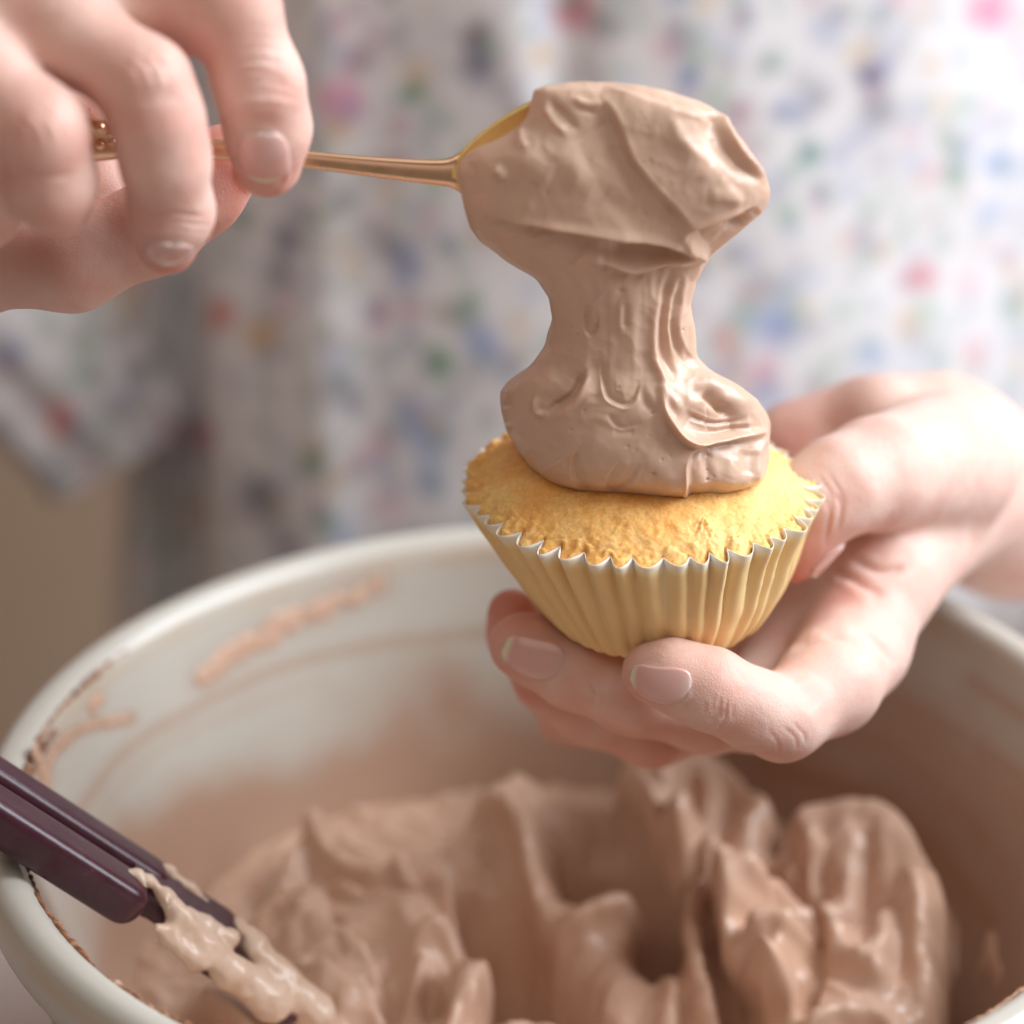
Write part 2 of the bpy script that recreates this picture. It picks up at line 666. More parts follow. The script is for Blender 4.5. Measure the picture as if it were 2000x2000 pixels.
streak([(85, 1520), (105, 1470), (150, 1428), (200, 1412), (255, 1403)], 12, 1.0)
streak([(150, 1590), (250, 1465), (400, 1372), (560, 1302), (720, 1262), (950, 1235), (1100, 1225)], 13, 0.55)
streak([(170, 1610), (280, 1490), (430, 1400), (640, 1330)], 9, 0.32)
streak([(400, 1325), (470, 1270), (530, 1232), (620, 1190), (740, 1140)], 30, 0.5)
streak([(860, 1085), (950, 1078), (1040, 1085)], 20, 0.3)
streak([(180, 1380), (195, 1362)], 16, 0.4)
streak([(835, 1340), (845, 1330)], 20, 0.4)
streak([(40, 1440), (60, 1490), (85, 1520)], 22, 0.6)
streak([(1650, 1320), (1800, 1390), (1930, 1470), (2020, 1540)], 20, 0.75)
streak([(1560, 1430), (1700, 1445), (1840, 1540), (1960, 1680)], 46, 0.9)
streak([(1900, 1330), (2000, 1400)], 18, 0.6)
streak([(1480, 1500), (1640, 1540), (1800, 1640), (1930, 1800)], 60, 1.0)
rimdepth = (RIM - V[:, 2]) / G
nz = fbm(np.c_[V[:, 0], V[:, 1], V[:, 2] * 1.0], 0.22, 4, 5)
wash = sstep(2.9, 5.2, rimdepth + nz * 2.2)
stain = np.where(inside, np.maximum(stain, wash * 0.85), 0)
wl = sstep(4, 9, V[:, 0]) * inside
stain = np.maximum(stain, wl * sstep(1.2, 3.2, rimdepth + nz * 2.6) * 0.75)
tan = np.zeros(len(V))
zz = (V[:, 2] - RIM) / G
rr = np.hypot(V[:, 0] - BC[0], V[:, 1] - BC[1]) / G
rimm = (pi_ >= npin) & (pi_ < npin + npr)
tan = np.exp(-((zz + 0.42) / 0.22) ** 2) * rimm * (rr > 12.8) * 0.5 + np.exp(-((zz + 1.42) / 0.14) ** 2) * (rr > 12.3) * 0.6 * (~inside)
tan = tan + np.exp(-((rr - 12.1) / 0.09) ** 2) * 0.35 * (zz > -0.7)
tan *= np.clip(0.8 + 1.2 * noise(V, 0.5, 9), 0, 1.3)
sage = ((~inside) & ~rimm).astype(float) * 0.85
bowl = thing('mixing_bowl', 'large pale stoneware mixing bowl with cream smears inside', 'bowl', (BC[0], BC[1], -ZT))
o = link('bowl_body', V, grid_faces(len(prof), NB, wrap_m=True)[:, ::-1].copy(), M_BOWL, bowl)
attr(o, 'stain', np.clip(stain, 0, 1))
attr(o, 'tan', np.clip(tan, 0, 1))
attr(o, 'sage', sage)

# dried line of cream along the inner edge of the near rim (an irregular raised bead)


def bead(name, a0, a1, n, rad, z0, w, mt, parent, seed):
    a = np.linspace(a0, a1, n)
    P = np.stack([BC[0] + rad * np.cos(a), BC[1] + rad * np.sin(a), np.full(n, RIM + z0)], -1)
    q = np.c_[P[:, :2], np.full(n, seed)]
    n1, n2 = noise(q, 1.1, seed), noise(q, 5.0, seed + 3)
    rw = w * np.clip(0.45 + 1.3 * n1 + 0.9 * n2, 0.02, 1.6)
    rw[0] = rw[-1] = 0.005
    off = 0.10 * noise(q, 0.9, seed + 5)
    m = 10
    s_ = np.linspace(0, 2 * np.pi, m, endpoint=False)
    out = []
    for i in range(n):
        er = np.array([math.cos(a[i]), math.sin(a[i]), 0])
        ez = np.array([0, 0, 1])
        c0 = P[i] + er * off[i] - ez * 0.6 * off[i]
        out.append(c0 + np.outer(np.cos(s_), er) * rw[i] * 0.8 + np.outer(np.sin(s_), ez) * rw[i] * 0.8)
    return link(name, np.vstack(out), grid_faces(n, m, wrap_m=True), mt, parent)


bead('dried_crust', math.radians(150), math.radians(330), 900, 12.16 * G, -0.14 * G, 0.11, M_CRUST, bowl, 4)
bead('dried_crust', math.radians(168), math.radians(262), 500, 12.07 * G, -0.34 * G, 0.14, M_CRUST, bowl, 11)

# thick smears of cream stuck to the inner wall
rin_z = np.array(sorted([(z, r) for r, z in pin]))


def rin(z):
    return np.interp(z, rin_z[:, 0], rin_z[:, 1])


def wall_point(u, v):
    """where the line of sight through a photo pixel meets the inner wall"""
    d = ray(u, v)
    lo, hi = 40.0, 110.0
    ts = np.linspace(50, 105, 1200)
    P = Cv + d * ts[:, None]
    f = np.hypot(P[:, 0] - BC[0], P[:, 1] - BC[1]) - rin(P[:, 2] - RIM)
    ok = np.where((f > 0) & (P[:, 2] < RIM) & (P[:, 1] > BC[1] - 3))[0]
    return P[ok[0]] if len(ok) else P[-1]


smears = [([(395, 1330), (440, 1290), (480, 1262)], 16, 0.20, 16), ([(490, 1262), (540, 1228), (580, 1200)], 14, 0.18, 16), ([(600, 1205), (640, 1185), (690, 1168), (740, 1143)], 12, 0.16, 18),
          ([(62, 1462), (85, 1515), (95, 1560)], 8, 0.22, 9), ([(178, 1378), (200, 1366)], 5, 0.13, 4), ([(92, 1500), (112, 1462), (152, 1428), (205, 1411), (252, 1404)], 3, 0.09, 22)]
for si, (pts, jit, r0, n) in enumerate(smears):
    sp = smooth_poly(pts, n)
    dabs = []
    for (u, v) in sp:
        p = wall_point(np.float64(u + random.uniform(-jit, jit) * 0.6), np.float64(v + random.uniform(-jit, jit)))
        dabs.append((*p, r0 * random.uniform(0.35, 1.25)))
    dp = np.array(dabs)
    f = Field(dp[:, :3].min(0) - 0.8, dp[:, :3].max(0) + 0.8, 0.075)
    core = [(*wall_point(np.float64(u), np.float64(v)), r0 * 0.25) for u, v in sp]
    f.chain(core, 0.1, 0.1)
    for d_ in dabs:
        f.chain([d_], 0.16)
    V, Fc = f.mesh(2)
    N = normals(V, Fc)
    V = V + N * (0.07 * fbm(V, 2.4, 3, 8 + si))[:, None]
    rad = np.hypot(V[:, 0] - BC[0], V[:, 1] - BC[1])
    rwl = rin(V[:, 2] - RIM)
    k_ = (rwl - np.maximum((rwl - rad) * 0.22, -0.08)) / rad
    V[:, 0], V[:, 1] = BC[0] + (V[:, 0] - BC[0]) * k_, BC[1] + (V[:, 1] - BC[1]) * k_
    link('wall_smear', V, Fc, M_FROSTB, bowl)

# ================================================================== frosting in the bowl
def zr(z):
    return RIM + (z + 8.75) * G


LV = zr(-15.2)
hs = 0.052
gx = np.arange(BC[0] - 11.4 * G, BC[0] + 11.4 * G, hs)
gy = np.arange(BC[1] - 11.6 * G, BC[1] + 11.4 * G, hs)
X, Y = np.meshgrid(gx, gy, indexing='ij')
q = np.c_[X.ravel(), Y.ravel(), np.zeros(X.size)]
wp = np.c_[1.4 * fbm(q, 0.2, 2, 31), 1.4 * fbm(q + 50, 0.2, 2, 37), np.zeros(len(q))]
q2 = q + wp
H = LV + 0.45 * fbm(q2, 0.22, 2, 41)
UVc = proj(np.c_[q[:, :2], np.full(len(q), zr(-13.2))])          # where a crest at that height is seen
UVc = UVc + 11 * np.c_[fbm(q + 9, 0.7, 3, 43, 0.55), fbm(q + 19, 0.7, 3, 47, 0.55)]


def dip(u, v, ru, rv, depth, ang=0.0):
    c, s_ = math.cos(math.radians(ang)), math.sin(math.radians(ang))
    x, y = UVc[:, 0] - u, UVc[:, 1] - v
    a_, b_ = (x * c + y * s_) / ru, (-x * s_ + y * c) / rv
    return -depth * np.exp(-(a_ * a_ + b_ * b_) ** 1.5)


H += dip(1005, 1775, 150, 78, 4.4, 32) + dip(1288, 1705, 46, 52, 3.8) + dip(1240, 1965, 118, 90, 2.8) + dip(1435, 1900, 40, 90, 2.0, 0) + dip(1905, 1860, 56, 130, 3.6, -14) + dip(1180, 1640, 90, 42, 2.4, 12)
H += dip(360, 1960, 50, 80, 1.0, -40) + dip(640, 1745, 24, 16, 0.6) + dip(790, 1960, 16, 14, 0.5) + dip(925, 1975, 16, 14, 0.6)
brk = 1.75 * (0.92 + 0.55 * noise(q, 0.45, 181))
H += brk * strokes(UVc, [
    # back edge of the heap, left to right
    ('s', [(430, 1765), (500, 1685), (570, 1595), (625, 1568), (700, 1600), (800, 1618), (885, 1588), (1000, 1530), (1120, 1485), (1230, 1470)], 12, 0.75, 120),
    ('s', [(1215, 1500), (1260, 1480), (1330, 1462), (1420, 1490), (1480, 1560), (1560, 1600)], 11, 1.25, 110),
    ('s', [(1500, 1640), (1560, 1600), (1640, 1596), (1730, 1622), (1795, 1690), (1850, 1800), (1880, 1920)], 12, 1.5, 150),
    # fold over the dark hollow in the middle
    ('s', [(1300, 1750), (1280, 1700), (1240, 1688), (1180, 1712), (1095, 1730), (1045, 1680), (1005, 1605), (950, 1578), (880, 1592)], 9, 0.95, 75),
    ('r', [(885, 1600), (950, 1588), (1000, 1612), (1040, 1686), (1095, 1738), (1180, 1722), (1240, 1698), (1290, 1720), (1300, 1790)], 13, 0.35),
    # left wall of the hollow
    ('s', [(850, 1650), (890, 1715), (932, 1780), (946, 1835), (925, 1885), (940, 1925)], 9, 1.0, 60),
    ('r', [(835, 1640), (862, 1680), (905, 1745), (936, 1800), (935, 1850), (915, 1890)], 12, 0.40),
    # front wall of the hollow
    ('s', [(930, 1880), (1000, 1850), (1080, 1838), (1160, 1800)], 16, 0.5, 90),
    # curl
    ('r', [(790, 1800), (845, 1765), (897, 1790), (908, 1860), (880, 1925), (830, 1940)], 12, 0.45), ('r', [(835, 1820), (850, 1870)], 20, -0.55),
    ('s', [(770, 1900), (790, 1840), (830, 1790)], 10, 0.5, 40),
    # pale peak under the hand
    ('s', [(1345, 1680), (1290, 1645), (1250, 1580), (1190, 1505)], 10, 1.2, 80),
    ('r', [(1200, 1505), (1245, 1560), (1290, 1635)], 14, 0.3), ('r', [(1300, 1480), (1310, 1540), (1300, 1610)], 24, 0.35), ('r', [(1370, 1500), (1385, 1560), (1360, 1620)], 22, 0.25), ('r', [(1340, 1490), (1350, 1560)], 12, -0.18),
    ('s', [(1400, 1650), (1350, 1672), (1290, 1650)], 8, 0.9, 60),
    # thin ribbon
    ('r', [(1420, 1640), (1375, 1680), (1358, 1760), (1372, 1860), (1392, 1890), (1365, 1945), (1325, 1985)], 14, 0.75),
    ('r', [(1330, 1790), (1310, 1850), (1290, 1900)], 26, 0.4),
    # big fanned lump
    ('s', [(1545, 1905), (1480, 1868), (1422, 1800), (1398, 1725), (1430, 1660)], 10, 1.5, 120),
    ('s', [(1740, 1890), (1680, 1866), (1610, 1846), (1540, 1905)], 14, 0.55, 60),
    ('r', [(1430, 1700), (1500, 1675), (1640, 1640)], 11, 0.40), ('r', [(1425, 1728), (1510, 1712), (1650, 1690)], 8, -0.34), ('r', [(1422, 1755), (1520, 1745), (1650, 1725)], 11, 0.40), ('r', [(1430, 1785), (1525, 1785), (1650, 1775)], 8, -0.34),
    ('r', [(1445, 1815), (1530, 1822), (1660, 1815)], 13, 0.40), ('r', [(1470, 1850), (1520, 1880), (1545, 1895)], 9, 0.25), ('r', [(1440, 1800), (1490, 1855), (1540, 1885)], 8, -0.12),
    ('r', [(1610, 1630), (1604, 1740), (1612, 1840)], 14, -0.30), ('r', [(1650, 1620), (1660, 1720), (1650, 1830)], 20, 0.15), ('r', [(1710, 1640), (1730, 1740), (1720, 1850)], 22, 0.14), ('r', [(1685, 1650), (1695, 1760)], 12, -0.1),
    ('r', [(1760, 1700), (1790, 1800), (1800, 1900)], 20, 0.3),
    ('s', [(1800, 1990), (1720, 1930), (1640, 1920), (1560, 1960)], 12, 0.6, 70), ('s', [(1560, 2040), (1600, 1960), (1660, 1920)], 10, 0.5, 60),
    # left mass
    ('s', [(560, 1660), (640, 1665), (720, 1690), (800, 1700), (850, 1660)], 10, 0.55, 60), ('r', [(600, 1580), (640, 1625), (720, 1655), (800, 1650)], 12, 0.3), ('r', [(580, 1640), (650, 1690), (740, 1700)], 10, -0.25),
    ('r', [(845, 1625), (862, 1660), (850, 1700)], 14, 0.5), ('r', [(760, 1640), (800, 1668), (835, 1680)], 12, 0.35), ('r', [(610, 1570), (628, 1600)], 14, 0.45), ('r', [(480, 1730), (540, 1700), (600, 1720)], 20, 0.3),
    ('s', [(520, 1790), (600, 1760), (700, 1790), (770, 1850)], 14, 0.5, 70),
    # near mass by the spatula
    ('s', [(620, 2060), (540, 2010), (440, 1945), (350, 1855)], 12, 1.0, 160), ('s', [(560, 1815), (660, 1838), (750, 1890), (800, 1960), (830, 2050)], 14, 0.45, 90),
    ('r', [(480, 1880), (580, 1930), (700, 1960)], 20, 0.3), ('r', [(560, 1880), (640, 1890), (720, 1930)], 14, -0.2), ('r', [(640, 1960), (760, 1990)], 16, 0.25), ('r', [(700, 1850), (740, 1900)], 18, 0.25),
    # centre front
    ('s', [(1090, 1850), (1170, 1900), (1220, 1960), (1240, 2060)], 14, 0.6, 120), ('r', [(960, 1920), (1040, 1930), (1120, 1970)], 20, 0.3), ('r', [(980, 1960), (1060, 1980)], 14, -0.2), ('s', [(940, 1950), (1020, 1985), (1100, 2040)], 12, 0.4, 70),
    ('s', [(1900, 1760), (1960, 1700), (2010, 1690)], 14, 0.5, 90),
])
rid = 1 - np.abs(noise(q2 + 0.5 * wp, 0.9, 64)) * 2.2
H += 0.12 * np.clip(rid, 0, 1) ** 3 + 0.025 * fbm(q2, 1.6, 2, 68)
pit = np.clip(noise(q, 3.4, 69) - 0.42, 0, 1)
H -= 1.6 * pit ** 1.2 * 0.5
H = H.reshape(X.shape)
# a little creamy softness, then crests lean over their steep side
ker = np.exp(-(np.arange(-2, 3) / 1.9) ** 2)
ker /= ker.sum()
for ax_ in (0, 1):
    H = np.apply_along_axis(lambda a: np.convolve(np.pad(a, 2, mode='edge'), ker, 'valid'), ax_, H)
q3 = q + 0.35 * np.c_[noise(q, 1.6, 167), noise(q, 1.6, 168), np.zeros(len(q))] + 0.3 * wp
fine = 0.13 * np.clip(1 - np.abs(noise(q3, 0.9, 66)) * 2.4, 0, 1) ** 2 + 0.03 * np.clip(1 - np.abs(noise(q3, 3.2, 166)) * 3.0, 0, 1) ** 2
fine = fine * (0.25 + 0.75 * sstep(-0.25, 0.3, noise(q, 0.55, 169))) + 0.006 * noise(q, 6.0, 170)
H = H + fine.reshape(X.shape)
Hs = H.copy()
kb = np.exp(-(np.arange(-9, 10) / 5.0) ** 2)
kb /= kb.sum()
for ax_ in (0, 1):
    Hs = np.apply_along_axis(lambda a: np.convolve(np.pad(a, 9, mode='edge'), kb, 'valid'), ax_, Hs)
dHx, dHy = np.gradient(Hs, hs)
crest = np.clip((H - Hs) / 0.35, 0, 1)
gm = np.sqrt(dHx ** 2 + dHy ** 2) + 1e-6
lean = 0.13 * crest * np.minimum(gm, 1.5) / gm
PXg, PYg = X - dHx * lean, Y - dHy * lean
rad = np.hypot(PXg - BC[0], PYg - BC[1])
okv = (rad < rin(H - RIM) + 0.10).ravel()
V = np.stack([PXg, PYg, H], -1).reshape(-1, 3)
Fc = grid_faces(len(gx), len(gy))
Fc = Fc[okv[Fc].all(1)]
used = np.unique(Fc)
mp = np.full(len(V), -1)
mp[used] = np.arange(len(used))
V, Fc = V[used], mp[Fc]
if normals(V, Fc)[:, 2].mean() < 0:
    Fc = Fc[:, ::-1].copy()
o = link('chocolate_frosting', V, Fc, M_FROSTB)
tag(o, 'swirled heap of pale chocolate frosting filling the mixing bowl', 'frosting')

# ================================================================== spatula resting on the near rim
spat = thing('spatula', 'dark maroon plastic spatula leaning on the bowl rim, end buried in frosting', 'spatula', PZ(np.float64(60.0), np.float64(1600.0), zr(-8.0)))
A = PZ(np.float64(-330.0), np.float64(1352.0), zr(-4.6))
B = PZ(np.float64(352.0), np.float64(1788.0), zr(-10.6))
ax = (B - A) / np.linalg.norm(B - A)
sd = np.cross(ax, np.array([0, 0, 1.0]))
sd /= np.linalg.norm(sd)         # to the camera side
up_ = np.cross(sd, ax)


def bar(s0, s1, sec, n=60, taper=None, round_end=True):
    """loft a section (side, up) polygon along the spatula axis from s0 to s1 (cm past A)"""
    sec = np.array(sec, float)
    c = sec.mean(0)
    rows = []
    t = np.r_[np.linspace(s0, s1 - 0.6, n), s1 - 0.6 + 0.6 * np.sin(np.linspace(0.15, 1, 10) * np.pi / 2)]
    for s_ in t:
        k = 1.0
        if round_end and s_ > s1 - 0.6:
            k = max(1 - ((s_ - (s1 - 0.6)) / 0.6) ** 2.6, 0.0004) ** 0.5
        if taper:
            k *= taper(s_)
        q = c + (sec - c) * k
        rows.append(A + ax * s_ + np.outer(q[:, 0], sd) + np.outer(q[:, 1], up_))
    return np.vstack(rows), grid_faces(len(t), len(sec), wrap_m=True)


def rrect(x0, x1, y0, y1, r, m=6):
    out = []
    for cx, cy, a in ((x1 - r, y1 - r, 0), (x0 + r, y1 - r, 90), (x0 + r, y0 + r, 180), (x1 - r, y0 + r, 270)):
        for k in range(m):
            t = math.radians(a + 90 * k / (m - 1))
            out.append((cx + r * math.cos(t), cy + r * math.sin(t)))
    return out


Ltot = np.linalg.norm(B - A)
v_, f_ = bar(0, Ltot - 0.95, rrect(0.14, 1.12, -0.46, 0.46, 0.26))
link('handle_rail', v_, f_, M_PLASTIC, spat)
v_, f_ = bar(0, Ltot - 0.35, rrect(-0.98, -0.16, -0.44, 0.42, 0.24))
link('handle_rail', v_, f_, M_PLASTIC, spat)
v_, f_ = bar(0, Ltot - 0.3, rrect(-0.22, 0.22, -0.42, 0.16, 0.08))
link('handle_web', v_, f_, M_PLASTIC, spat)
v_, f_ = bar(Ltot - 1.4, Ltot + 1.5, rrect(-0.92, 0.42, -0.34, 0.34, 0.22))
link('blade_stem', v_, f_, M_PLASTIC, spat)
v_, f_ = bar(Ltot + 0.6, Ltot + 3.4, rrect(-0.9, 0.7, -0.50, -0.25, 0.07))
link('blade', v_, f_, M_PLASTIC, spat)


def SA(s_, a, b):
    return A + ax * s_ + sd * a + up_ * b


f = Field(np.minimum(SA(Ltot - 3, 0, 0), SA(Ltot + 4.5, 0, 0)) - 2.2, np.maximum(SA(Ltot - 3, 0, 0), SA(Ltot + 4.5, 0, 0)) + 2.2, 0.07)
for pts, k in (([(-1.9, 0.50, 0.40, 0.05), (-1.5, 0.46, 0.44, 0.09), (-1.1, 0.34, 0.42, 0.11), (-0.7, 0.42, 0.38, 0.15), (-0.2, 0.60, 0.26, 0.20), (0.5, 0.66, 0.05, 0.26), (1.4, 0.6, -0.15, 0.34), (2.6, 0.4, -0.3, 0.45)], 0.15),
               ([(-0.9, -0.72, 0.30, 0.06), (-0.5, -0.7, 0.32, 0.12), (0.0, -0.62, 0.3, 0.12), (0.5, -0.55, 0.25, 0.1)], 0.1),
               ([(-0.6, 0.95, 0.0, 0.10), (-0.2, 0.85, -0.1, 0.22), (0.5, 0.8, -0.2, 0.3)], 0.2),
               ([(1.3, -0.5, 0.25, 0.18), (1.8, -0.2, 0.18, 0.26), (2.6, 0.0, 0.0, 0.36), (3.6, 0.1, -0.2, 0.45)], 0.2),
               ([(-0.1, 0.25, 0.36, 0.08), (0.4, 0.3, 0.32, 0.12), (1.0, 0.3, 0.3, 0.2)], 0.15),
               ([(-1.4, 0.46, 0.44, 0.08), (-1.35, 0.60, 0.44, 0.06), (-1.2, 0.66, 0.43, 0.04)], 0.08),
               ([(-0.75, 0.6, 0.42, 0.07), (-0.65, 0.8, 0.42, 0.06)], 0.08)):
    f.chain([(*SA(Ltot + s_, a, b), r) for s_, a, b, r in pts], k, 0.15)
V, Fc = f.mesh(2)
N = normals(V, Fc)
V = V + N * (0.10 * fbm(V, 1.8, 3, 71) + 0.03 * noise(V, 6, 72))[:, None]
link('frosting_smear', V, Fc, M_PALE, spat)

# ================================================================== cupcake
CC = PX(np.float64(1251.0), np.float64(950.0), 0.0)
RT, RB, HC = 3.42, 2.12, 2.75
NPL = 42
cup = thing('cupcake', 'golden yellow cupcake in a white pleated paper case held in the fingers', 'cupcake', (CC[0] + 0.3, 0, CC[2] - HC))


def case_pt(th, t, inner=0.0):
    """t 0 at the base .. 1 at the rim"""
    r = RB + (RT - RB) * (t ** 0.80) - inner
    cx = CC[0] + 0.34 * (1 - t)
    z = CC[2] - HC * (1 - t)
    return cx, r, z


def tri(x):
    x = x - np.floor(x)
    return np.where(x < 0.42, x / 0.42, (1 - x) / 0.58) * 2 - 1


nth, ntt = NPL * 16, 46
th = np.linspace(0, 2 * np.pi, nth, endpoint=False)
tt = np.linspace(0, 1, ntt)
TT, TH = np.meshgrid(tt, th, indexing='ij')
jit = 0.55 * noise(np.c_[np.cos(th) * 3, np.sin(th) * 3, 0 * th], 1.0, 81)
ph = (th / (2 * np.pi) * NPL + jit)[None, :] + 0.10 * (1 - TT) * np.sin(3 * TH)
amp = 0.045 + 0.14 * TT ** 1.5
pidx = np.floor(ph).astype(int) % NPL
pr_ = rng.uniform(0.6, 1.35, NPL)
fr_ = ph - np.floor(ph)
fr_ = np.where(fr_ < 0.44, fr_ / 0.88, 0.5 + (fr_ - 0.44) / 1.12)
tw = 2 * np.abs(np.sin(np.pi * fr_)) ** 0.85 - 1
cx, r, z = case_pt(TH, TT)
wob = 0.05 * noise(np.c_[(np.cos(TH) * 2).ravel(), (np.sin(TH) * 2).ravel(), (TT * 3).ravel()], 1.5, 83).reshape(TH.shape)
bul = 0.07 * np.sin(np.pi * np.clip(TT * 1.5, 0, 1)) * sstep(-0.2, 0.6, np.cos(TH))
r = r + amp * tw * pr_[pidx] + wob + bul
z = z + 0.04 * (TT ** 8) * (-tw * 0.9 + 0.6 * noise(np.c_[(np.cos(TH) * 9).ravel(), (np.sin(TH) * 9).ravel(), (TT * 0).ravel()], 1, 85).reshape(TH.shape)) - (TT ** 2) * 0.035 * np.cos(TH)
case_r = r.copy()
V = np.stack([cx + r * np.cos(TH), r * np.sin(TH), z], -1)
# rounded foot and base disc
rows = [V]
for kk, (fr, dz) in enumerate(((0.965, -0.05), (0.90, -0.085), (0.6, -0.07), (0.2, -0.07))):
    w = V[0].copy()
    w[:, 0] = CC[0] + 0.34 + (w[:, 0] - CC[0] - 0.34) * fr
    w[:, 1] *= fr
    w[:, 2] += dz
    rows.insert(0, w[None])
V = np.concatenate(rows, 0)
tv = np.r_[np.zeros(4), tt]
o = link('paper_case', V.reshape(-1, 3), grid_faces(len(tv), nth, wrap_m=True), M_PAPER, cup)
gre_glint = np.repeat((0.58 - 0.60 * sstep(0.86, 0.97, tv) + 0.25 * (1 - tv) ** 3)[:, None], nth, 1).ravel()
gre_glint = gre_glint + 0.14 * sstep(-0.4, 0.6, np.r_[np.repeat(tw[:1], 4, 0), tw].ravel()) - 0.38 * sstep(-0.62, -0.97, np.r_[np.repeat(tw[:1], 4, 0), tw].ravel())  # over the grease stain, highlights along the sharp creases are painted whiter
attr(o, 'grease_glint', gre_glint)
so = o.modifiers.new('thickness', 'SOLIDIFY')
so.thickness = 0.00012
so.offset = -1

# sponge: side hidden in the case, domed crumbly top
nt_, nr = nth, 170
th = np.linspace(0, 2 * np.pi, nt_, endpoint=False)
rows, pale = [], []
for t in np.linspace(0.02, 0.93, 14):
    cx, r, z = case_pt(th, t, 0.0)
    r = np.array([np.interp(t, tt, case_r[:, i]) for i in range(nth)]) - 0.055
    rows.append(np.stack([cx + r * np.cos(th), r * np.sin(th), np.full(nt_, z)], -1))
    pale.append(np.full(nt_, 0.6))
edge = case_r[int(ntt * 0.95)] - 0.05 + 0.02 * noise(np.c_[np.cos(th) * 2.4, np.sin(th) * 2.4, th * 0], 1, 91) + 0.02 * noise(np.c_[np.cos(th) * 9, np.sin(th) * 9, th * 0], 1, 92)
edge_m = 3.36 + 0.06 * noise(np.c_[np.cos(th) * 2.4, np.sin(th) * 2.4, th * 0], 1, 91)
for q in np.linspace(1, 0, nr) ** 0.8:
    rr = (edge_m + (edge - edge_m) * sstep(0.93, 1.0, q)) * q
    zt = CC[2] - 0.09 + 0.19 * sstep(0.0, 0.8, np.cos(th - math.radians(150))) * q + 1.06 * (1 - q ** 2.5) - 0.035 * np.cos(th) * q
    P = np.stack([CC[0] + rr * np.cos(th), rr * np.sin(th), zt], -1)
    e2 = sstep(0.82, 1.0, q)
    n1 = fbm(P, 2.2, 3, 93)
    n2 = noise(P, 7.0, 96)
    n3 = noise(P, 16.0, 97)
    lump = np.clip(noise(P, 4.2, 98) - 0.12, 0, 1)
    P[:, 2] += 0.045 * n1 + (0.022 + 0.06 * e2) * n2 + (0.010 + 0.018 * e2) * n3 - 0.16 * np.clip(noise(P, 6.5, 99) - 0.40, 0, 1) + (0.05 + 0.20 * e2) * lump * sstep(0.55, 0.9, q)
    # torn crumbs at front right and at left
    uv = proj(P)
    for (cu, cv_, cr, ch) in ((1378, 1030, 16, 0.13), (1392, 1048, 10, 0.10), (1432, 1062, 12, 0.13), (1445, 1055, 9, 0.08), (985, 985, 16, 0.10), (1000, 1005, 12, 0.10), (960, 965, 14, 0.08), (940, 905, 12, 0.08)):
        P[:, 2] += ch * np.exp(-(((uv[:, 0] - cu) / cr) ** 2 + ((uv[:, 1] - cv_) / cr) ** 2)) * (0.8 + 0.9 * n3)
    rows.append(P)
    tornp = np.zeros(nt_)
    for (cu, cv_, cr) in ((1375, 1035, 34), (1438, 1060, 30), (970, 975, 46), (1560, 940, 60)):
        tornp += np.exp(-(((uv[:, 0] - cu) / cr) ** 2 + ((uv[:, 1] - cv_) / cr) ** 2))
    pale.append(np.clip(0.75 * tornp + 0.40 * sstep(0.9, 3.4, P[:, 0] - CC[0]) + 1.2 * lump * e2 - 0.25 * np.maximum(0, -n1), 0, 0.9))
V = np.vstack(rows)
o = link('sponge_cake', V, grid_faces(len(rows), nt_, wrap_m=True), M_CAKE, cup)
attr(o, 'pale', np.concatenate(pale))

# ================================================================== spoon
K2 = 2000 / 1932.0
YS = -1.3
spoon = thing('spoon', 'gold spoon held level by its handle, bowl turned down under frosting', 'spoon', PX(np.float64(890.0), np.float64(335.0), YS))
uc, vc, ua, va = 1128 * K2, 326 * K2, 276 * K2, 160 * K2
nph, nrh = 160, 40
ph = np.linspace(0, 2 * np.pi, nph, endpoint=False)
ex = 2 / 2.05
cu = np.sign(np.cos(ph)) * np.abs(np.cos(ph)) ** ex
cvv = np.sign(np.sin(ph)) * np.abs(np.sin(ph)) ** ex
rows = []
for rho in np.linspace(0.02, 1, nrh):
    yy = YS + 0.95 * (1 - rho ** 2.0) * (0.10 + 0.90 * sstep(-0.8, 0.2, cu))
    egg = 1 - 0.40 * np.maximum(0, -cu) ** 2.2 - 0.06 * np.maximum(0, cu)
    rows.append(PX(uc + ua * rho * cu, vc + va * rho * cvv * egg, yy))
V = np.vstack(rows)
o = link('spoon_bowl', V, grid_faces(nrh, nph, wrap_m=True), M_GOLDB, spoon)
so = o.modifiers.new('thickness', 'SOLIDIFY')
so.thickness = 0.0009
so.offset = 0
hu = np.array([930, 905, 885, 868, 840, 780, 700, 620, 540, 440, 330, 240, 190, 150, 110, 60, 0, -40, -60]) * 1.0
hv = np.array([335, 336, 337, 337, 336, 331, 323, 314, 305, 294, 284, 277, 273, 270, 268, 265, 262, 260, 259])
hh = np.array([70, 48, 34, 29, 27, 24, 21, 19, 19, 21, 26, 36, 46, 54, 58, 58, 50, 32, 5])
htk = np.array([.10, .14, .18, .18, .17, .16, .15, .14, .14, .14, .14, .15, .15, .15, .15, .15, .14, .12, .02])
tq = np.linspace(0, 1, 140)
t0 = np.linspace(0, 1, len(hu))
hu_, hv_, hh_, ht_ = [np.interp(tq, t0, a) for a in (hu, hv, hh * 0.92, htk)]
ker = np.ones(7) / 7
hh_[3:-3] = np.convolve(hh_, ker, 'valid')
hv_[3:-3] = np.convolve(hv_, ker, 'valid')
m = 28
s_ = np.linspace(0, 2 * np.pi, m, endpoint=False)
cs = np.sign(np.cos(s_)) * np.abs(np.cos(s_)) ** 0.55
sn = np.sign(np.sin(s_)) * np.abs(np.sin(s_)) ** 0.75
rows = []
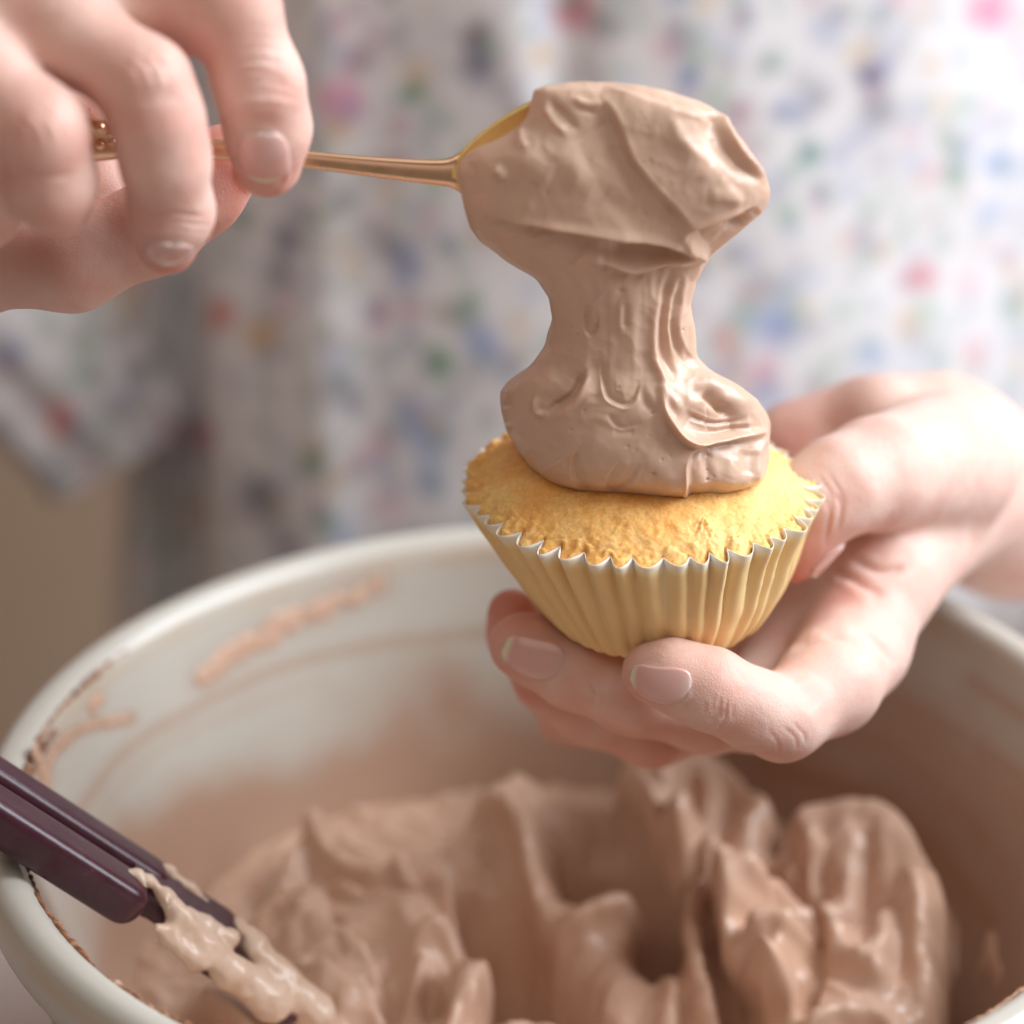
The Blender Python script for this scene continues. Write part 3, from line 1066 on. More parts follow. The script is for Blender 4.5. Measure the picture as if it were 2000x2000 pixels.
for i in range(len(tq)):
    y0 = YS + 0.10 + 0.25 * sstep(0.06, 0.0, tq[i])
    groove = 0.35 * np.exp(-(cs / 0.45) ** 2) * (sn < 0)
    rows.append(PX(hu_[i] + 0 * cs, hv_[i] + hh_[i] * cs, y0 + ht_[i] * (sn + groove)))
link('spoon_handle', np.vstack(rows), grid_faces(len(tq), m, wrap_m=True), M_GOLD, spoon)
# raised ornament on the wide end
orn = []
for (u, v, r) in ((195, 250, 9), (215, 262, 8), (195, 284, 9), (218, 278, 7), (170, 268, 11), (140, 268, 12), (100, 265, 12), (240, 272, 6)):
    c0 = PX(np.float64(u), np.float64(v), YS - 0.05)
    k = 14
    base_i = len(orn)
    a_ = np.linspace(0, 2 * np.pi, k, endpoint=False)
    ring = [np.stack([c0[0] + r * .0098 * q * np.cos(a_), np.full(k, c0[1] - 0.05 * math.sqrt(1 - q * q)), c0[2] + r * .0098 * q * np.sin(a_)], -1) for q in (1, .85, .6, .3, .05)]
    vv = np.vstack(ring)
    orn.append(vv)
Vo = np.vstack(orn)
Fo = np.vstack([grid_faces(5, 14, wrap_m=True) + i * 70 for i in range(len(orn))])
link('ornament', Vo, Fo, M_GOLD, spoon)

# ================================================================== frosting pulled between spoon and cupcake
Lp = np.array([(155, 1085), (160, 1030), (168, 1006), (185, 1003), (205, 1000), (222, 993), (240, 975), (260, 938), (280, 898), (298, 872), (312, 864), (330, 861), (370, 870), (405, 878), (430, 886), (455, 905), (490, 950), (525, 1010), (560, 1035), (600, 1042), (650, 1030), (690, 1000),
               (720, 960), (737, 947), (755, 944), (780, 946), (810, 955), (850, 975), (885, 1002), (910, 1038), (925, 1085), (935, 1150), (941, 1215)])
Rp = np.array([(155, 1150), (160, 1205), (168, 1250), (185, 1300), (200, 1335), (212, 1355), (225, 1364), (245, 1383), (268, 1404), (320, 1440), (345, 1450), (360, 1453), (378, 1450), (400, 1440), (435, 1400), (480, 1345), (530, 1312), (575, 1301), (620, 1312), (675, 1316), (700, 1340),
               (730, 1400), (755, 1430), (780, 1448), (800, 1454), (850, 1453), (890, 1448), (905, 1442), (918, 1425), (930, 1380), (937, 1320), (941, 1262)])
Tp = np.array([(155, .12), (165, .42), (185, .7), (220, .95), (280, 1.15), (340, 1.25), (430, 1.22), (480, 1.12), (540, 1.0), (600, 1.0), (660, 1.15), (700, 1.5), (740, 1.95), (790, 2.25), (840, 2.2), (880, 1.85), (910, 1.35), (930, .75), (941, .12)])
Yp = np.array([(155, -1.45), (430, -1.35), (540, -1.0), (660, -.8), (720, -.35), (790, -.05), (840, -.15), (880, -.55), (910, -1.0), (930, -1.45), (941, -1.8)])
vr = np.r_[155 + 12 * (1 - np.cos(np.linspace(0, np.pi / 2, 12))), np.linspace(168, 925, 470), 925 + 16 * np.sin(np.linspace(0.08, np.pi / 2, 16))]
sm = np.ones(5) / 5


def prof1(A_, w=8):
    q = np.interp(vr, A_[:, 0], A_[:, 1])
    p = np.pad(q, w, mode='edge')
    g = np.exp(-(np.arange(-w, w + 1) / (w / 2.0)) ** 2)
    return np.convolve(p, g / g.sum(), 'valid')


L1, R1, T1, Y1 = prof1(Lp), prof1(Rp), prof1(Tp, 26), prof1(Yp, 26)
endk = np.minimum(np.clip((vr - 154) / 16, 0, 1), np.clip((942 - vr) / 26, 0, 1))
T1 = np.maximum(T1 * np.sqrt(endk), 0.05)
NS = 560
# denser at the camera side
s_ = np.linspace(0, 2 * np.pi, NS, endpoint=False)
s_ = s_ + 0.35 * np.cos(s_)
rows = []
for i in range(len(vr)):
    c, hw = (L1[i] + R1[i]) / 2, (R1[i] - L1[i]) / 2
    cx = np.sign(np.cos(s_)) * np.abs(np.cos(s_)) ** 0.92
    sy = np.sign(np.sin(s_)) * np.abs(np.sin(s_)) ** 0.85
    bk = 0.55 + 0.45 * sstep(470, 640, vr[i])
    y = Y1[i] - np.where(sy > 0, sy * T1[i], sy * T1[i] * bk)
    rows.append(PX((c + hw * cx) * K2, np.full(NS, vr[i] * K2), y))
V = np.vstack(rows)
Fc = grid_faces(len(vr), NS, wrap_m=True)
N = normals(V, Fc)
if (N[(len(vr) // 2) * NS + NS // 4] @ (Cv - V[(len(vr) // 2) * NS + NS // 4])) < 0:
    Fc = Fc[:, ::-1].copy()
    N = -N
UV = proj(V)
vd = Cv - V
vd = vd / np.linalg.norm(vd, axis=1)[:, None]
fw = sstep(0.02, 0.35, (N * vd).sum(1))
# broad forms
H = strokes(UV, [
    # smooth scooped face on the spoon, its left edge
    ('s', [(1165, 190), (1195, 225), (1212, 262), (1232, 312), (1276, 369), (1320, 415), (1350, 455)], 10.3, -0.32, 48),
    ('r', [(1160, 190), (1190, 228), (1206, 266), (1226, 316), (1270, 373), (1318, 424)], 13.8, 0.0743),
    # lip under the spoon
    ('s', [(935, 425), (1020, 440), (1098, 452), (1173, 463), (1255, 477), (1320, 490), (1372, 503)], 8.05, -0.408, 46),
    ('r', [(1000, 432), (1098, 448), (1173, 459), (1255, 472), (1330, 488), (1368, 500)], 11.5, 0.135),
    # right hand fold below the spoon
    ('s', [(1335, 462), (1372, 444), (1413, 428), (1450, 416), (1482, 405)], 8, -0.26, 50),
    ('r', [(1335, 460), (1372, 441), (1413, 424), (1455, 411)], 9.2, 0.108),
    ('r', [(1342, 470), (1360, 488), (1385, 505)], 11.5, 0.135),
    # hollow under the lip and its lower edge
    ('r', [(1190, 500), (1250, 500), (1320, 500)], 18.4, -0.189),
    ('r', [(1130, 500), (1180, 518), (1235, 534), (1280, 528), (1330, 518), (1368, 503)], 8.05, 0.149),
    ('s', [(1130, 502), (1185, 522), (1238, 538), (1282, 532), (1335, 522)], 6.9, -0.136, 30),
    ('r', [(1130, 500), (1145, 515), (1180, 520)], 25.3, 0.0675),
    # upper right crest
    ('s', [(1396, 216), (1407, 245), (1429, 286), (1455, 322), (1488, 352)], 6, -0.13, 26),
    ('r', [(1397, 214), (1412, 245), (1434, 284), (1460, 318), (1490, 348)], 9.2, 0.162),
    ('r', [(1375, 230), (1398, 275), (1432, 315), (1450, 335)], 17, -0.055),
    ('s', [(1180, 165), (1240, 190), (1290, 205), (1350, 222), (1392, 238)], 9.2, 0.17, 34),
    ('r', [(1300, 250), (1330, 275), (1360, 320), (1400, 350)], 29.9, 0.081),
    ('r', [(1310, 230), (1325, 270), (1372, 312)], 10.3, 0.035),
    # small ripples on the spoon
    ('r', [(1075, 200), (1100, 222), (1125, 250)], 8.05, -0.081), ('r', [(1065, 205), (1080, 235), (1105, 262)], 8.05, 0.081),
    ('r', [(1120, 195), (1150, 205), (1178, 202)], 6.9, 0.0675), ('r', [(1125, 212), (1160, 218)], 5.75, -0.045),
    ('r', [(965, 328), (978, 336), (990, 350)], 9.2, 0.0945), ('r', [(960, 346), (975, 356)], 8.05, -0.03),
    ('r', [(1020, 250), (1020, 275), (1028, 290)], 8.05, 0.081), ('r', [(1035, 355), (1050, 362)], 5.75, -0.035),
    ('r', [(1010, 300), (1050, 330), (1080, 345)], 25.3, 0.0675), ('r', [(1080, 300), (1120, 330), (1140, 370)], 25.3, 0.0675),
    ('r', [(930, 390), (990, 410), (1060, 420)], 29.9, 0.0675), ('r', [(1150, 380), (1210, 415), (1280, 435)], 27.6, -0.081),
    ('r', [(905, 300), (925, 350), (930, 400)], 20.7, -0.0675), ('r', [(1380, 380), (1420, 385), (1450, 395)], 16.1, 0.0675),
    ('r', [(1435, 425), (1450, 440), (1430, 448)], 8.05, -0.108), ('r', [(1460, 418), (1472, 430), (1460, 442)], 6.9, 0.081), ('r', [(1418, 436), (1428, 446)], 6.9, -0.0945),
    # column: dents and pulled ridges
    
    ('r', [(1213, 566), (1214, 575)], 7.8, -0.045), ('r', [(1213, 590), (1212, 620), (1213, 648)], 7.8, 0.0413), ('r', [(1220, 590), (1220, 640)], 7.8, -0.04),
    ('r', [(1308, 540), (1287, 590), (1279, 640), (1280, 690), (1295, 735), (1325, 765)], 9.1, 0.0675),
    ('r', [(1318, 545), (1301, 590), (1294, 640), (1296, 690), (1318, 735)], 9.1, -0.0825),
    ('r', [(1328, 545), (1310, 595), (1306, 640), (1314, 690)], 7.8, 0.075),
    ('r', [(1333, 560), (1317, 620), (1318, 665), (1334, 700)], 6.5, -0.06),
    ('s', [(1338, 540), (1326, 600), (1324, 650), (1342, 690), (1372, 716)], 6.5, -0.144, 26),
    ('r', [(1338, 548), (1324, 600), (1322, 650), (1338, 692), (1370, 718)], 6.5, 0.0675),
    ('r', [(1262, 590), (1255, 650), (1258, 720)], 18.2, -0.0375), ('r', [(1235, 560), (1235, 640), (1240, 700)], 20.8, 0.04),
    ('r', [(1110, 640), (1105, 690), (1075, 740)], 20.8, -0.0375), ('r', [(1090, 560), (1100, 640)], 20.8, 0.04),
    # pockets where the column meets the base
    ('s', [(1168, 612), (1168, 636), (1161, 652), (1150, 655), (1142, 642), (1140, 616), (1143, 592)], 4, -0.10, 13),
    ('s', [(1250, 742), (1241, 778), (1224, 795), (1203, 790), (1185, 778), (1177, 752), (1172, 706)], 4.5, -0.15, 13),
    ('r', [(1176, 740), (1185, 776), (1204, 790), (1226, 795), (1242, 778)], 4, 0.035),
    ('s', [(1168, 958), (1136, 954), (1119, 930), (1119, 898), (1134, 864)], 4, -0.10, 12), ('r', [(1134, 862), (1117, 900), (1117, 930), (1134, 955)], 3.5, 0.035),
    ('s', [(1252, 903), (1236, 936), (1207, 959), (1187, 953), (1191, 928), (1208, 898)], 4, -0.07, 14),
    ('s', [(1255, 828), (1215, 838), (1196, 828), (1186, 808)], 4, -0.06, 16),
    
    
    ('r', [(1160, 700), (1163, 750), (1165, 790)], 12.6, -0.0625),
    ('r', [(1140, 728), (1112, 775), (1066, 806)], 9.2, -0.163), ('r', [(1128, 722), (1095, 765), (1062, 792)], 17.2, -0.0875), ('r', [(1047, 775), (1049, 800), (1066, 811)], 5.75, 0.1), ('r', [(1150, 735), (1120, 785), (1075, 815)], 9.2, 0.0875),
    ('r', [(1250, 752), (1262, 790), (1290, 812)], 10.3, -0.0625),
    ('r', [(1195, 842), (1240, 845)], 8.05, -0.045), ('r', [(1130, 822), (1160, 815), (1190, 822)], 9.2, 0.04),
    # right hand lobe
    ('r', [(1290, 760), (1301, 806), (1322, 840), (1345, 860), (1372, 865), (1430, 858), (1496, 842)], 8.05, 0.188),
    ('s', [(1299, 800), (1320, 843), (1345, 866), (1375, 871), (1432, 864), (1500, 848)], 9.2, -0.26, 60),
    ('r', [(1335, 800), (1370, 830), (1420, 838), (1465, 828)], 27.6, -0.213),
    ('r', [(1375, 762), (1400, 785), (1428, 806)], 9.2, -0.2), ('r', [(1345, 745), (1385, 792), (1440, 815)], 13.8, -0.0625), ('r', [(1362, 735), (1420, 760), (1470, 800)], 20.7, 0.112),
    ('r', [(1345, 800), (1400, 822), (1460, 815)], 4.6, 0.03), ('r', [(1350, 825), (1405, 838), (1470, 825)], 4.6, 0.035), ('r', [(1345, 840), (1400, 850), (1480, 833)], 4.6, -0.03), ('r', [(1350, 812), (1410, 828), (1470, 812)], 4.6, -0.03),
    ('r', [(1270, 690), (1300, 760), (1330, 800)], 10.3, 0.075),
    # faces below the crest
    ('s', [(1397, 880), (1362, 886), (1344, 908), (1342, 945), (1341, 985)], 4.6, 0.169, 60),
    ('r', [(1350, 895), (1343, 930), (1342, 978)], 5.75, 0.0625), ('r', [(1372, 890), (1366, 930), (1366, 970)], 16.1, 0.03), ('r', [(1395, 886), (1386, 905), (1390, 950)], 10.3, -0.0625),
    ('r', [(1504, 846), (1486, 880), (1483, 950)], 6.9, 0.0875), ('r', [(1470, 880), (1465, 930)], 11.5, -0.0625), ('r', [(1440, 890), (1430, 940)], 13.8, 0.04),
    # marks on the front of the base
    
    
    ('r', [(1048, 932), (1085, 905), (1120, 880)], 4.6, 0.025), ('r', [(1020, 800), (1010, 850), (1040, 900)], 27.6, 0.075), ('r', [(990, 790), (995, 830)], 20.7, 0.0625),
    ('r', [(1080, 840), (1160, 870), (1260, 870)], 29.9, 0.0625), ('r', [(1260, 880), (1300, 930), (1310, 975)], 20.7, 0.04),
    ('r', [(1277, 922), (1277, 926)], 4.6, -0.0625), ('r', [(1117, 836), (1117, 839)], 3.45, -0.04), ('r', [(1276, 806), (1277, 809)], 3.45, -0.04), ('r', [(1225, 870), (1226, 872)], 3.45, -0.03),
])
pr2 = random.Random(3)
H += strokes(UV, [('r', [(pu, pv), (pu + 1.5, pv + 2)], pr2.uniform(2.2, 3.6), -pr2.uniform(0.02, 0.04)) for pu, pv in [(pr2.uniform(930, 1460), pr2.uniform(200, 950)) for _ in range(46)]])
drag = sstep(500, 560, UV[:, 1]) * sstep(800, 720, UV[:, 1])
H += 0.030 * drag * noise(V * np.array([3.2, 1.5, 0.30]), 1.0, 107) + 0.012 * drag * noise(V * np.array([8, 3, 0.5]), 1.0, 108)
H += 0.040 * fbm(V * np.array([1, 1, 0.7]), 1.1, 3, 101) + 0.012 * (1 - np.abs(noise(V + 0.4 * np.c_[noise(V, 1, 102), noise(V, 1, 103), noise(V, 1, 104)], 2.6, 105)) * 3) + 0.006 * noise(V, 7, 106)
bm_ = 0.04 * fbm(V, 1.3, 3, 111)
V = V + N * (H * fw + bm_ * (1 - fw))[:, None]
V = relax(V, Fc, 3, 0.45)
# close the two ends
n0 = len(V)
V = np.vstack([V, V[:NS].mean(0), V[n0 - NS:n0].mean(0)])
tri_f = [[(i + 1) % NS, i, n0] for i in range(NS)] + [[n0 - NS + i, n0 - NS + (i + 1) % NS, n0 + 1] for i in range(NS)]
o = link('pulled_frosting', V, Fc.tolist() + tri_f, M_FROST)
tag(o, 'thick smooth chocolate frosting stretched from the spoon down onto the cupcake', 'frosting')

# ================================================================== person
person = thing('person', 'person in a white floral dress holding a gold spoon and a cupcake', 'person', (4, 36, -78))


def J(u, v, y, rpx):
    """a joint seen at photo pixel (u, v), at depth y, with its radius given in pixels at that depth"""
    p = PX(np.float64(u), np.float64(v), y)
    dep = (p - Cv) @ Fv
    return (*p, rpx * K * dep)


body_V, body_F, body_red = [], [], []
nails = []


def add_body(V, Fc, red):
    body_F.append(Fc + sum(len(v) for v in body_V))
    body_V.append(V)
    body_red.append(red)


# ---- hand with the spoon
A_idx = [J(120, -60, -1.2, 100), J(300, 20, -1.7, 96), J(448, 5, -2.5, 92), J(506, 165, -2.55, 83), J(522, 250, -2.35, 80), J(522, 318, -2.2, 68)]
A_mid = [J(-10, -20, -2.4, 108), J(140, 65, -3.2, 92), J(282, 162, -4.0, 86), J(308, 235, -4.0, 85), J(322, 310, -3.9, 83), J(334, 412, -3.5, 79), J(326, 475, -3.0, 61)]
A_rin = [J(-170, 40, -3.4, 104), J(-40, 150, -4.2, 92), J(75, 255, -4.8, 90), J(95, 350, -4.5, 88), J(110, 392, -4.0, 72)]
A_pin = [J(-290, 150, -4.0, 92), J(-170, 240, -4.8, 80), J(-80, 310, -5.0, 76), J(-35, 400, -4.4, 70), J(-28, 425, -4.1, 62)]
A_thb = [J(-330, 380, 1.2, 150), J(-60, 480, 0.2, 125), J(140, 508, -0.5, 96), J(300, 445, -0.35, 86), J(388, 372, -0.2, 84), J(440, 318, -0.1, 76)]
wristA = J(-560, 200, 2.5, 250)
f = Field((-22.5, -7.0, -2.8), (-3.6, 5.5, 15.0), 0.085)
f.chain([wristA, J(-170, 40, -2.0, 170)], 0.5)
f.chain([wristA, J(60, -20, -0.8, 150)], 0.8)
f.chain([wristA, J(-250, 180, -2.6, 160)], 0.8)
f.chain([J(-350, 350, 0.5, 190), J(-60, 490, 0.2, 116)], 0.8)
f.chain([J(-150, 330, 1.6, 150), J(200, 385, 0.9, 84)], 0.6)
f.chain([J(-100, 150, 2.0, 150), J(195, 215, 1.4, 80)], 0.6)
for ch, k in ((A_idx, 0.10), (A_mid, 0.10), (A_rin, 0.10), (A_pin, 0.10), (A_thb, 0.14)):
    f.chain(ch[:2], 0.6)
    f.chain(ch, k, 0.35)
V, Fc = subdivide(*f.mesh(3))
N = normals(V, Fc)
UV = proj(V)
fw = sstep(0.0, 0.3, ((Cv - V) / np.linalg.norm(Cv - V, axis=1)[:, None] * N).sum(1))
H = strokes(UV, [
    # knuckle creases of index, middle, ring
    ('r', [(448, 158), (500, 150), (575, 160)], 3, -0.030), ('r', [(446, 174), (505, 168), (582, 176)], 3.2, -0.038), ('r', [(450, 190), (510, 187), (580, 194)], 3, -0.030), ('r', [(470, 140), (515, 134), (560, 140)], 3, -0.022), ('r', [(470, 208), (515, 206), (560, 210)], 3, -0.018),
    ('r', [(455, 60), (500, 52), (545, 62)], 3, -0.014), ('r', [(455, 78), (500, 70), (550, 80)], 3, -0.014), ('r', [(465, 100), (510, 94), (556, 102)], 3, -0.012),
    ('r', [(240, 118), (268, 140), (282, 178)], 3, -0.030), ('r', [(256, 106), (288, 128), (305, 170)], 3.2, -0.034), ('r', [(274, 98), (308, 118), (328, 160)], 3, -0.028), ('r', [(250, 190), (300, 182), (355, 190)], 3, -0.024), ('r', [(250, 206), (300, 200), (360, 206)], 3, -0.022),
    ('r', [(262, 428), (320, 415), (400, 424)], 3, -0.032), ('r', [(264, 442), (320, 430), (405, 440)], 3.2, -0.038), ('r', [(270, 456), (325, 446), (400, 455)], 3, -0.028),
    ('r', [(30, 225), (58, 250), (70, 290)], 3, -0.030), ('r', [(48, 215), (80, 240), (96, 282)], 3.2, -0.034), ('r', [(66, 208), (100, 232), (120, 270)], 3, -0.026), ('r', [(30, 345), (90, 350), (165, 338)], 3, -0.022),
    ('r', [(455, 150), (500, 142), (560, 152)], 4, -0.0418), ('r', [(450, 165), (505, 158), (572, 168)], 4, -0.0494), ('r', [(452, 180), (510, 178), (575, 186)], 4, -0.0418), ('r', [(460, 125), (510, 118), (560, 126)], 4, -0.0266),
    ('r', [(455, 195), (510, 205), (570, 200)], 22, 0.03),
    ('r', [(255, 140), (290, 125), (345, 130)], 4, -0.0342), ('r', [(262, 200), (310, 190), (360, 196)], 4, -0.0342), ('r', [(260, 185), (310, 174), (355, 180)], 4, -0.0285),
    ('r', [(285, 430), (330, 420), (395, 425)], 5, -0.0475), ('r', [(290, 445), (340, 437), (400, 440)], 4, -0.038), ('r', [(240, 130), (290, 140), (330, 150)], 30, 0.05),
    ('r', [(40, 230), (80, 245), (120, 250)], 30, 0.05), ('r', [(30, 330), (80, 345), (140, 340)], 6, -0.03),
    # seat of the nails
    ('r', [(470, 300), (476, 268), (505, 256), (540, 266), (553, 300)], 7, 0.028), ('r', [(462, 300), (465, 350), (490, 378)], 6, 0.03), ('r', [(560, 300), (560, 350), (540, 378)], 5, 0.025),
    ('r', [(280, 510), (320, 482), (365, 476)], 6, 0.02),
])
V = V + N * ((H + 0.010 * fbm(V, 2.5, 3, 121)) * fw)[:, None]
rd = np.zeros(len(V))
for (p, r0, a) in ((A_idx[4], 0.9, .4), (A_idx[5], 1.0, .5), (A_mid[2], 1.1, .35), (A_mid[6], 1.1, .6), (A_rin[2], 1.1, .35), (A_rin[4], 1.2, .35), (A_thb[5], 1.6, .8), (A_thb[4], 1.4, .5), (A_idx[2], 1.4, .25), (A_pin[4], 1.2, .3)):
    rd = np.maximum(rd, a * np.exp(-(np.linalg.norm(V - np.array(p[:3]), axis=1) / r0) ** 2))
rd = np.clip(rd + 0.14 + 0.40 * fbm(V, 1.0, 4, 131), 0, 0.9)
add_body(V, Fc, rd)

# ---- hand with the cupcake
B_idx = [J(1668, 1262, 0.6, 104), J(1620, 1335, -1.0, 96), J(1528, 1402, -2.3, 80), J(1470, 1385, -2.8, 74), J(1385, 1345, -3.0, 76), J(1310, 1318, -2.9, 66), J(1268, 1312, -2.75, 54)]
B_mid = [J(1600, 1225, 2.4, 100), J(1480, 1380, 0.0, 84), J(1380, 1392, -0.7, 76), J(1240, 1358, -1.2, 74), J(1120, 1310, -1.1, 70), J(1040, 1268, -0.9, 64), J(1012, 1258, -0.8, 56)]
B_rin = [J(1520, 1150, 4.4, 92), J(1400, 1390, 2.0, 74), J(1270, 1428, 1.3, 68), J(1150, 1385, 1.2, 66), J(1070, 1325, 1.0, 62), J(1010, 1240, 0.9, 54), J(1000, 1198, 0.8, 48)]
B_pin = [J(1430, 1050, 6.4, 84), J(1330, 1380, 4.4, 60), J(1200, 1440, 3.4, 56), J(1120, 1420, 3.0, 54), J(1080, 1370, 2.8, 46)]
B_thb = [J(1850, 905, 4.6, 140), J(1712, 925, 2.0, 106), J(1640, 950, 1.25, 94), J(1590, 985, 0.9, 84), J(1558, 1050, 0.7, 66), J(1548, 1085, 0.65, 54)]
wristB = J(1880, 935, 6.8, 138)
armB = [wristB, J(1950, 1010, 9.5, 138), J(2060, 1100, 13.0, 155), J(2250, 1230, 18.5, 200)]
f = Field((-1.8, -5.4, -6.8), (17.0, 17.5, 5.2), 0.09)
f.chain(armB, 0.4, 0.8)
f.chain([wristB, J(1720, 1130, 2.2, 112), J(1668, 1262, 0.6, 100)], 0.9, 0.4)
f.chain([wristB, J(1640, 1130, 4.2, 120), J(1600, 1225, 2.4, 96)], 0.7, 0.4)
f.chain([wristB, J(1600, 1010, 5.8, 110), J(1520, 1150, 4.4, 92)], 0.7, 0.4)
f.chain([J(1830, 850, 6.6, 120), J(1690, 850, 6.6, 96), J(1560, 890, 6.6, 88), J(1430, 1050, 6.4, 84)], 0.9, 0.9)
f.chain([J(1730, 816, 6.0, 76), J(1800, 850, 6.4, 100)], 0.6)
for ch, k in ((B_idx, 0.10), (B_mid, 0.08), (B_rin, 0.08), (B_pin, 0.08), (B_thb, 0.12)):
    f.chain(ch[:2], 0.45)
    f.chain(ch, k, 0.35)
V, Fc = subdivide(*f.mesh(3))
N = normals(V, Fc)
UV = proj(V)
fw = sstep(0.0, 0.3, ((Cv - V) / np.linalg.norm(Cv - V, axis=1)[:, None] * N).sum(1))
H = strokes(UV, [
    ('r', [(1408, 1362), (1404, 1396), (1388, 1420)], 3, -0.034), ('r', [(1420, 1368), (1417, 1402), (1400, 1430)], 3, -0.030), ('r', [(1394, 1356), (1390, 1388), (1374, 1410)], 3, -0.026), ('r', [(1432, 1376), (1430, 1404)], 3, -0.018),
    ('r', [(1530, 1420), (1552, 1440), (1558, 1462)], 3, -0.022), ('r', [(1546, 1410), (1568, 1432), (1574, 1450)], 3, -0.022), ('r', [(1500, 1425), (1518, 1448), (1522, 1470)], 3, -0.018),
    ('r', [(1150, 1330), (1162, 1352), (1158, 1378)], 3.5, -0.03), ('r', [(1168, 1336), (1180, 1360), (1174, 1386)], 3.5, -0.026),
    ('r', [(1600, 930), (1625, 975), (1618, 1040)], 3.5, -0.022), ('r', [(1618, 925), (1646, 975), (1640, 1040)], 3.5, -0.022),
    ('r', [(1400, 1380), (1395, 1400), (1382, 1412)], 4, -0.045), ('r', [(1412, 1385), (1406, 1404)], 4, -0.0375), ('r', [(1380, 1372), (1375, 1395)], 4, -0.027),
    ('r', [(1632, 960), (1643, 1000), (1630, 1040)], 5, -0.03), ('r', [(1612, 965), (1620, 1010), (1610, 1060)], 5, -0.03),
    ('r', [(1660, 1090), (1720, 1115), (1770, 1110)], 10, -0.09), ('r', [(1620, 1110), (1680, 1140), (1730, 1165)], 10, -0.09), ('r', [(1640, 1130), (1700, 1180)], 14, 0.04),
    ('r', [(1600, 1230), (1690, 1240), (1740, 1290)], 9, -0.075), ('r', [(1540, 1265), (1620, 1240), (1700, 1262)], 9, -0.09),
    ('r', [(1255, 1340), (1315, 1372), (1342, 1362), (1344, 1345)], 6, 0.03), ('r', [(1210, 1325), (1235, 1310), (1275, 1306), (1340, 1345)], 7, 0.03),
    ('r', [(1040, 1330), (1090, 1332), (1100, 1312)], 6, 0.025),
    ('r', [(1160, 1345), (1172, 1362)], 5, -0.03), ('r', [(1440, 1300), (1452, 1330)], 5, -0.0225), ('r', [(1560, 1340), (1600, 1380)], 18, -0.045),
])
V = V + N * ((H + 0.010 * fbm(V, 2.5, 3, 141)) * fw)[:, None]
rd = np.zeros(len(V))
for (p, r0, a) in ((B_idx[6], 0.9, .5), (B_idx[4], 0.9, .3), (B_idx[2], 0.9, .35), (B_mid[6], 1.2, .75), (B_mid[4], 1.2, .45), (B_mid[3], 1.4, .4), (B_rin[6], 1.2, .8), (B_rin[4], 1.4, .5), (B_rin[2], 1.6, .4), (B_pin[3], 1.5, .5), (B_thb[5], 1.1, 1.2), (J(1570, 1170, 3, 1), 1.3, .5), (J(1560, 870, 6, 1), 1.2, .5)):  # thumb tip reddened in the skin colour for light passing through it
    rd = np.maximum(rd, a * np.exp(-(np.linalg.norm(V - np.array(p[:3]), axis=1) / r0) ** 2))
rd = np.clip(rd + 0.08 + 0.40 * fbm(V, 1.0, 4, 151), 0, 0.9)
add_body(V, Fc, rd)

# ---- arms, trunk and neck, under the dress
f = Field((-36, -2, -24), (44, 50, 48), 0.7)
wa = np.array(wristA)
f.chain([(wa[0] - 0.5, wa[1] + 0.6, wa[2], 2.6), (-25.5, 11, 5.5, 3.4), (-29, 22, 6, 4.2), (-16, 34, 28, 5.4)], 1.5, 1.5)
wb = np.array(armB[2])
we = np.array(armB[3])
f.chain([(*we[:3], 2.6), (30, 30, -10, 3.6), (24, 35, 28, 5.4)], 1.5, 1.5)
f.chain([(-16, 35, 28, 5.0), (24, 35, 28, 5.0)], 3, 3)
f.chain([(4, 37, -20, 11), (4, 37, 10, 9.5), (4, 36, 26, 10.5)], 4, 4)
f.chain([(4, 36, 26, 6), (4, 35, 44, 5)], 3, 3)
V, Fc = f.mesh(2)
add_body(V, Fc, np.full(len(V), 0.1))
o = link('body', np.vstack(body_V), np.vstack(body_F), M_SKIN, person)
attr(o, 'red', np.concatenate(body_red))


def nail(Vh, Nh, c0, tip, nrm, length, width, lift=0.012, fit=0.5, arch=0.0):
    """a nail plate laid on the skin: a quadric is fitted to the skin round c0 and the plate follows it"""
    tip = np.array(tip, float)
    tip /= np.linalg.norm(tip)
    nrm = np.array(nrm, float)
    nrm -= tip * (nrm @ tip)
    nrm /= np.linalg.norm(nrm)
    side = np.cross(tip, nrm)
    d = Vh - c0
    a, b, h = d @ tip, d @ side, d @ nrm
    m = (np.abs(a) < fit) & (np.abs(b) < fit * 0.8) & (np.abs(h) < 0.6) & ((Nh @ nrm) > 0.25)
    Q = np.c_[np.ones(m.sum()), a[m], b[m], a[m] ** 2, a[m] * b[m], b[m] ** 2]
    co = np.linalg.lstsq(Q, h[m], rcond=None)[0]
    n, mm = 30, 24
    rows, al = [], []
    for i in range(n):
        t = i / (n - 1)
        x = t * 2 - 1
        wv = max((1 - abs(x) ** (2.6 if x < 0 else 3.4)) ** (1 / 2.3), 0.02)
        for j in range(mm):
            sg = (j / (mm - 1)) * 2 - 1
            bb = sg * wv * width / 2
            aa = x * length / 2
            hh_ = co @ np.array([1, aa, bb, aa * aa, aa * bb, bb * bb])
            edge = max(abs(sg) ** 6, abs(x) ** 8 if x < 0 else 0)
            rows.append(c0 + tip * aa + side * bb + nrm * (hh_ + lift - 0.03 * edge + arch * (1 - sg * sg)))
            al.append(t)
    o = link('fingernail', np.array(rows), grid_faces(n, mm), M_NAIL, person)
    attr(o, 'along', al)
    so = o.modifiers.new('thickness', 'SOLIDIFY')
    so.thickness = 0.0006
    so.offset = 0


def on_skin(Vh, u, v, r=9):
    """front-most skin point seen at a photo pixel"""
    uv = proj(Vh)
    m = np.hypot(uv[:, 0] - u, uv[:, 1] - v) < r
    P = Vh[m]
    dep = (P - Cv) @ Fv
    return P[np.argmin(dep)]


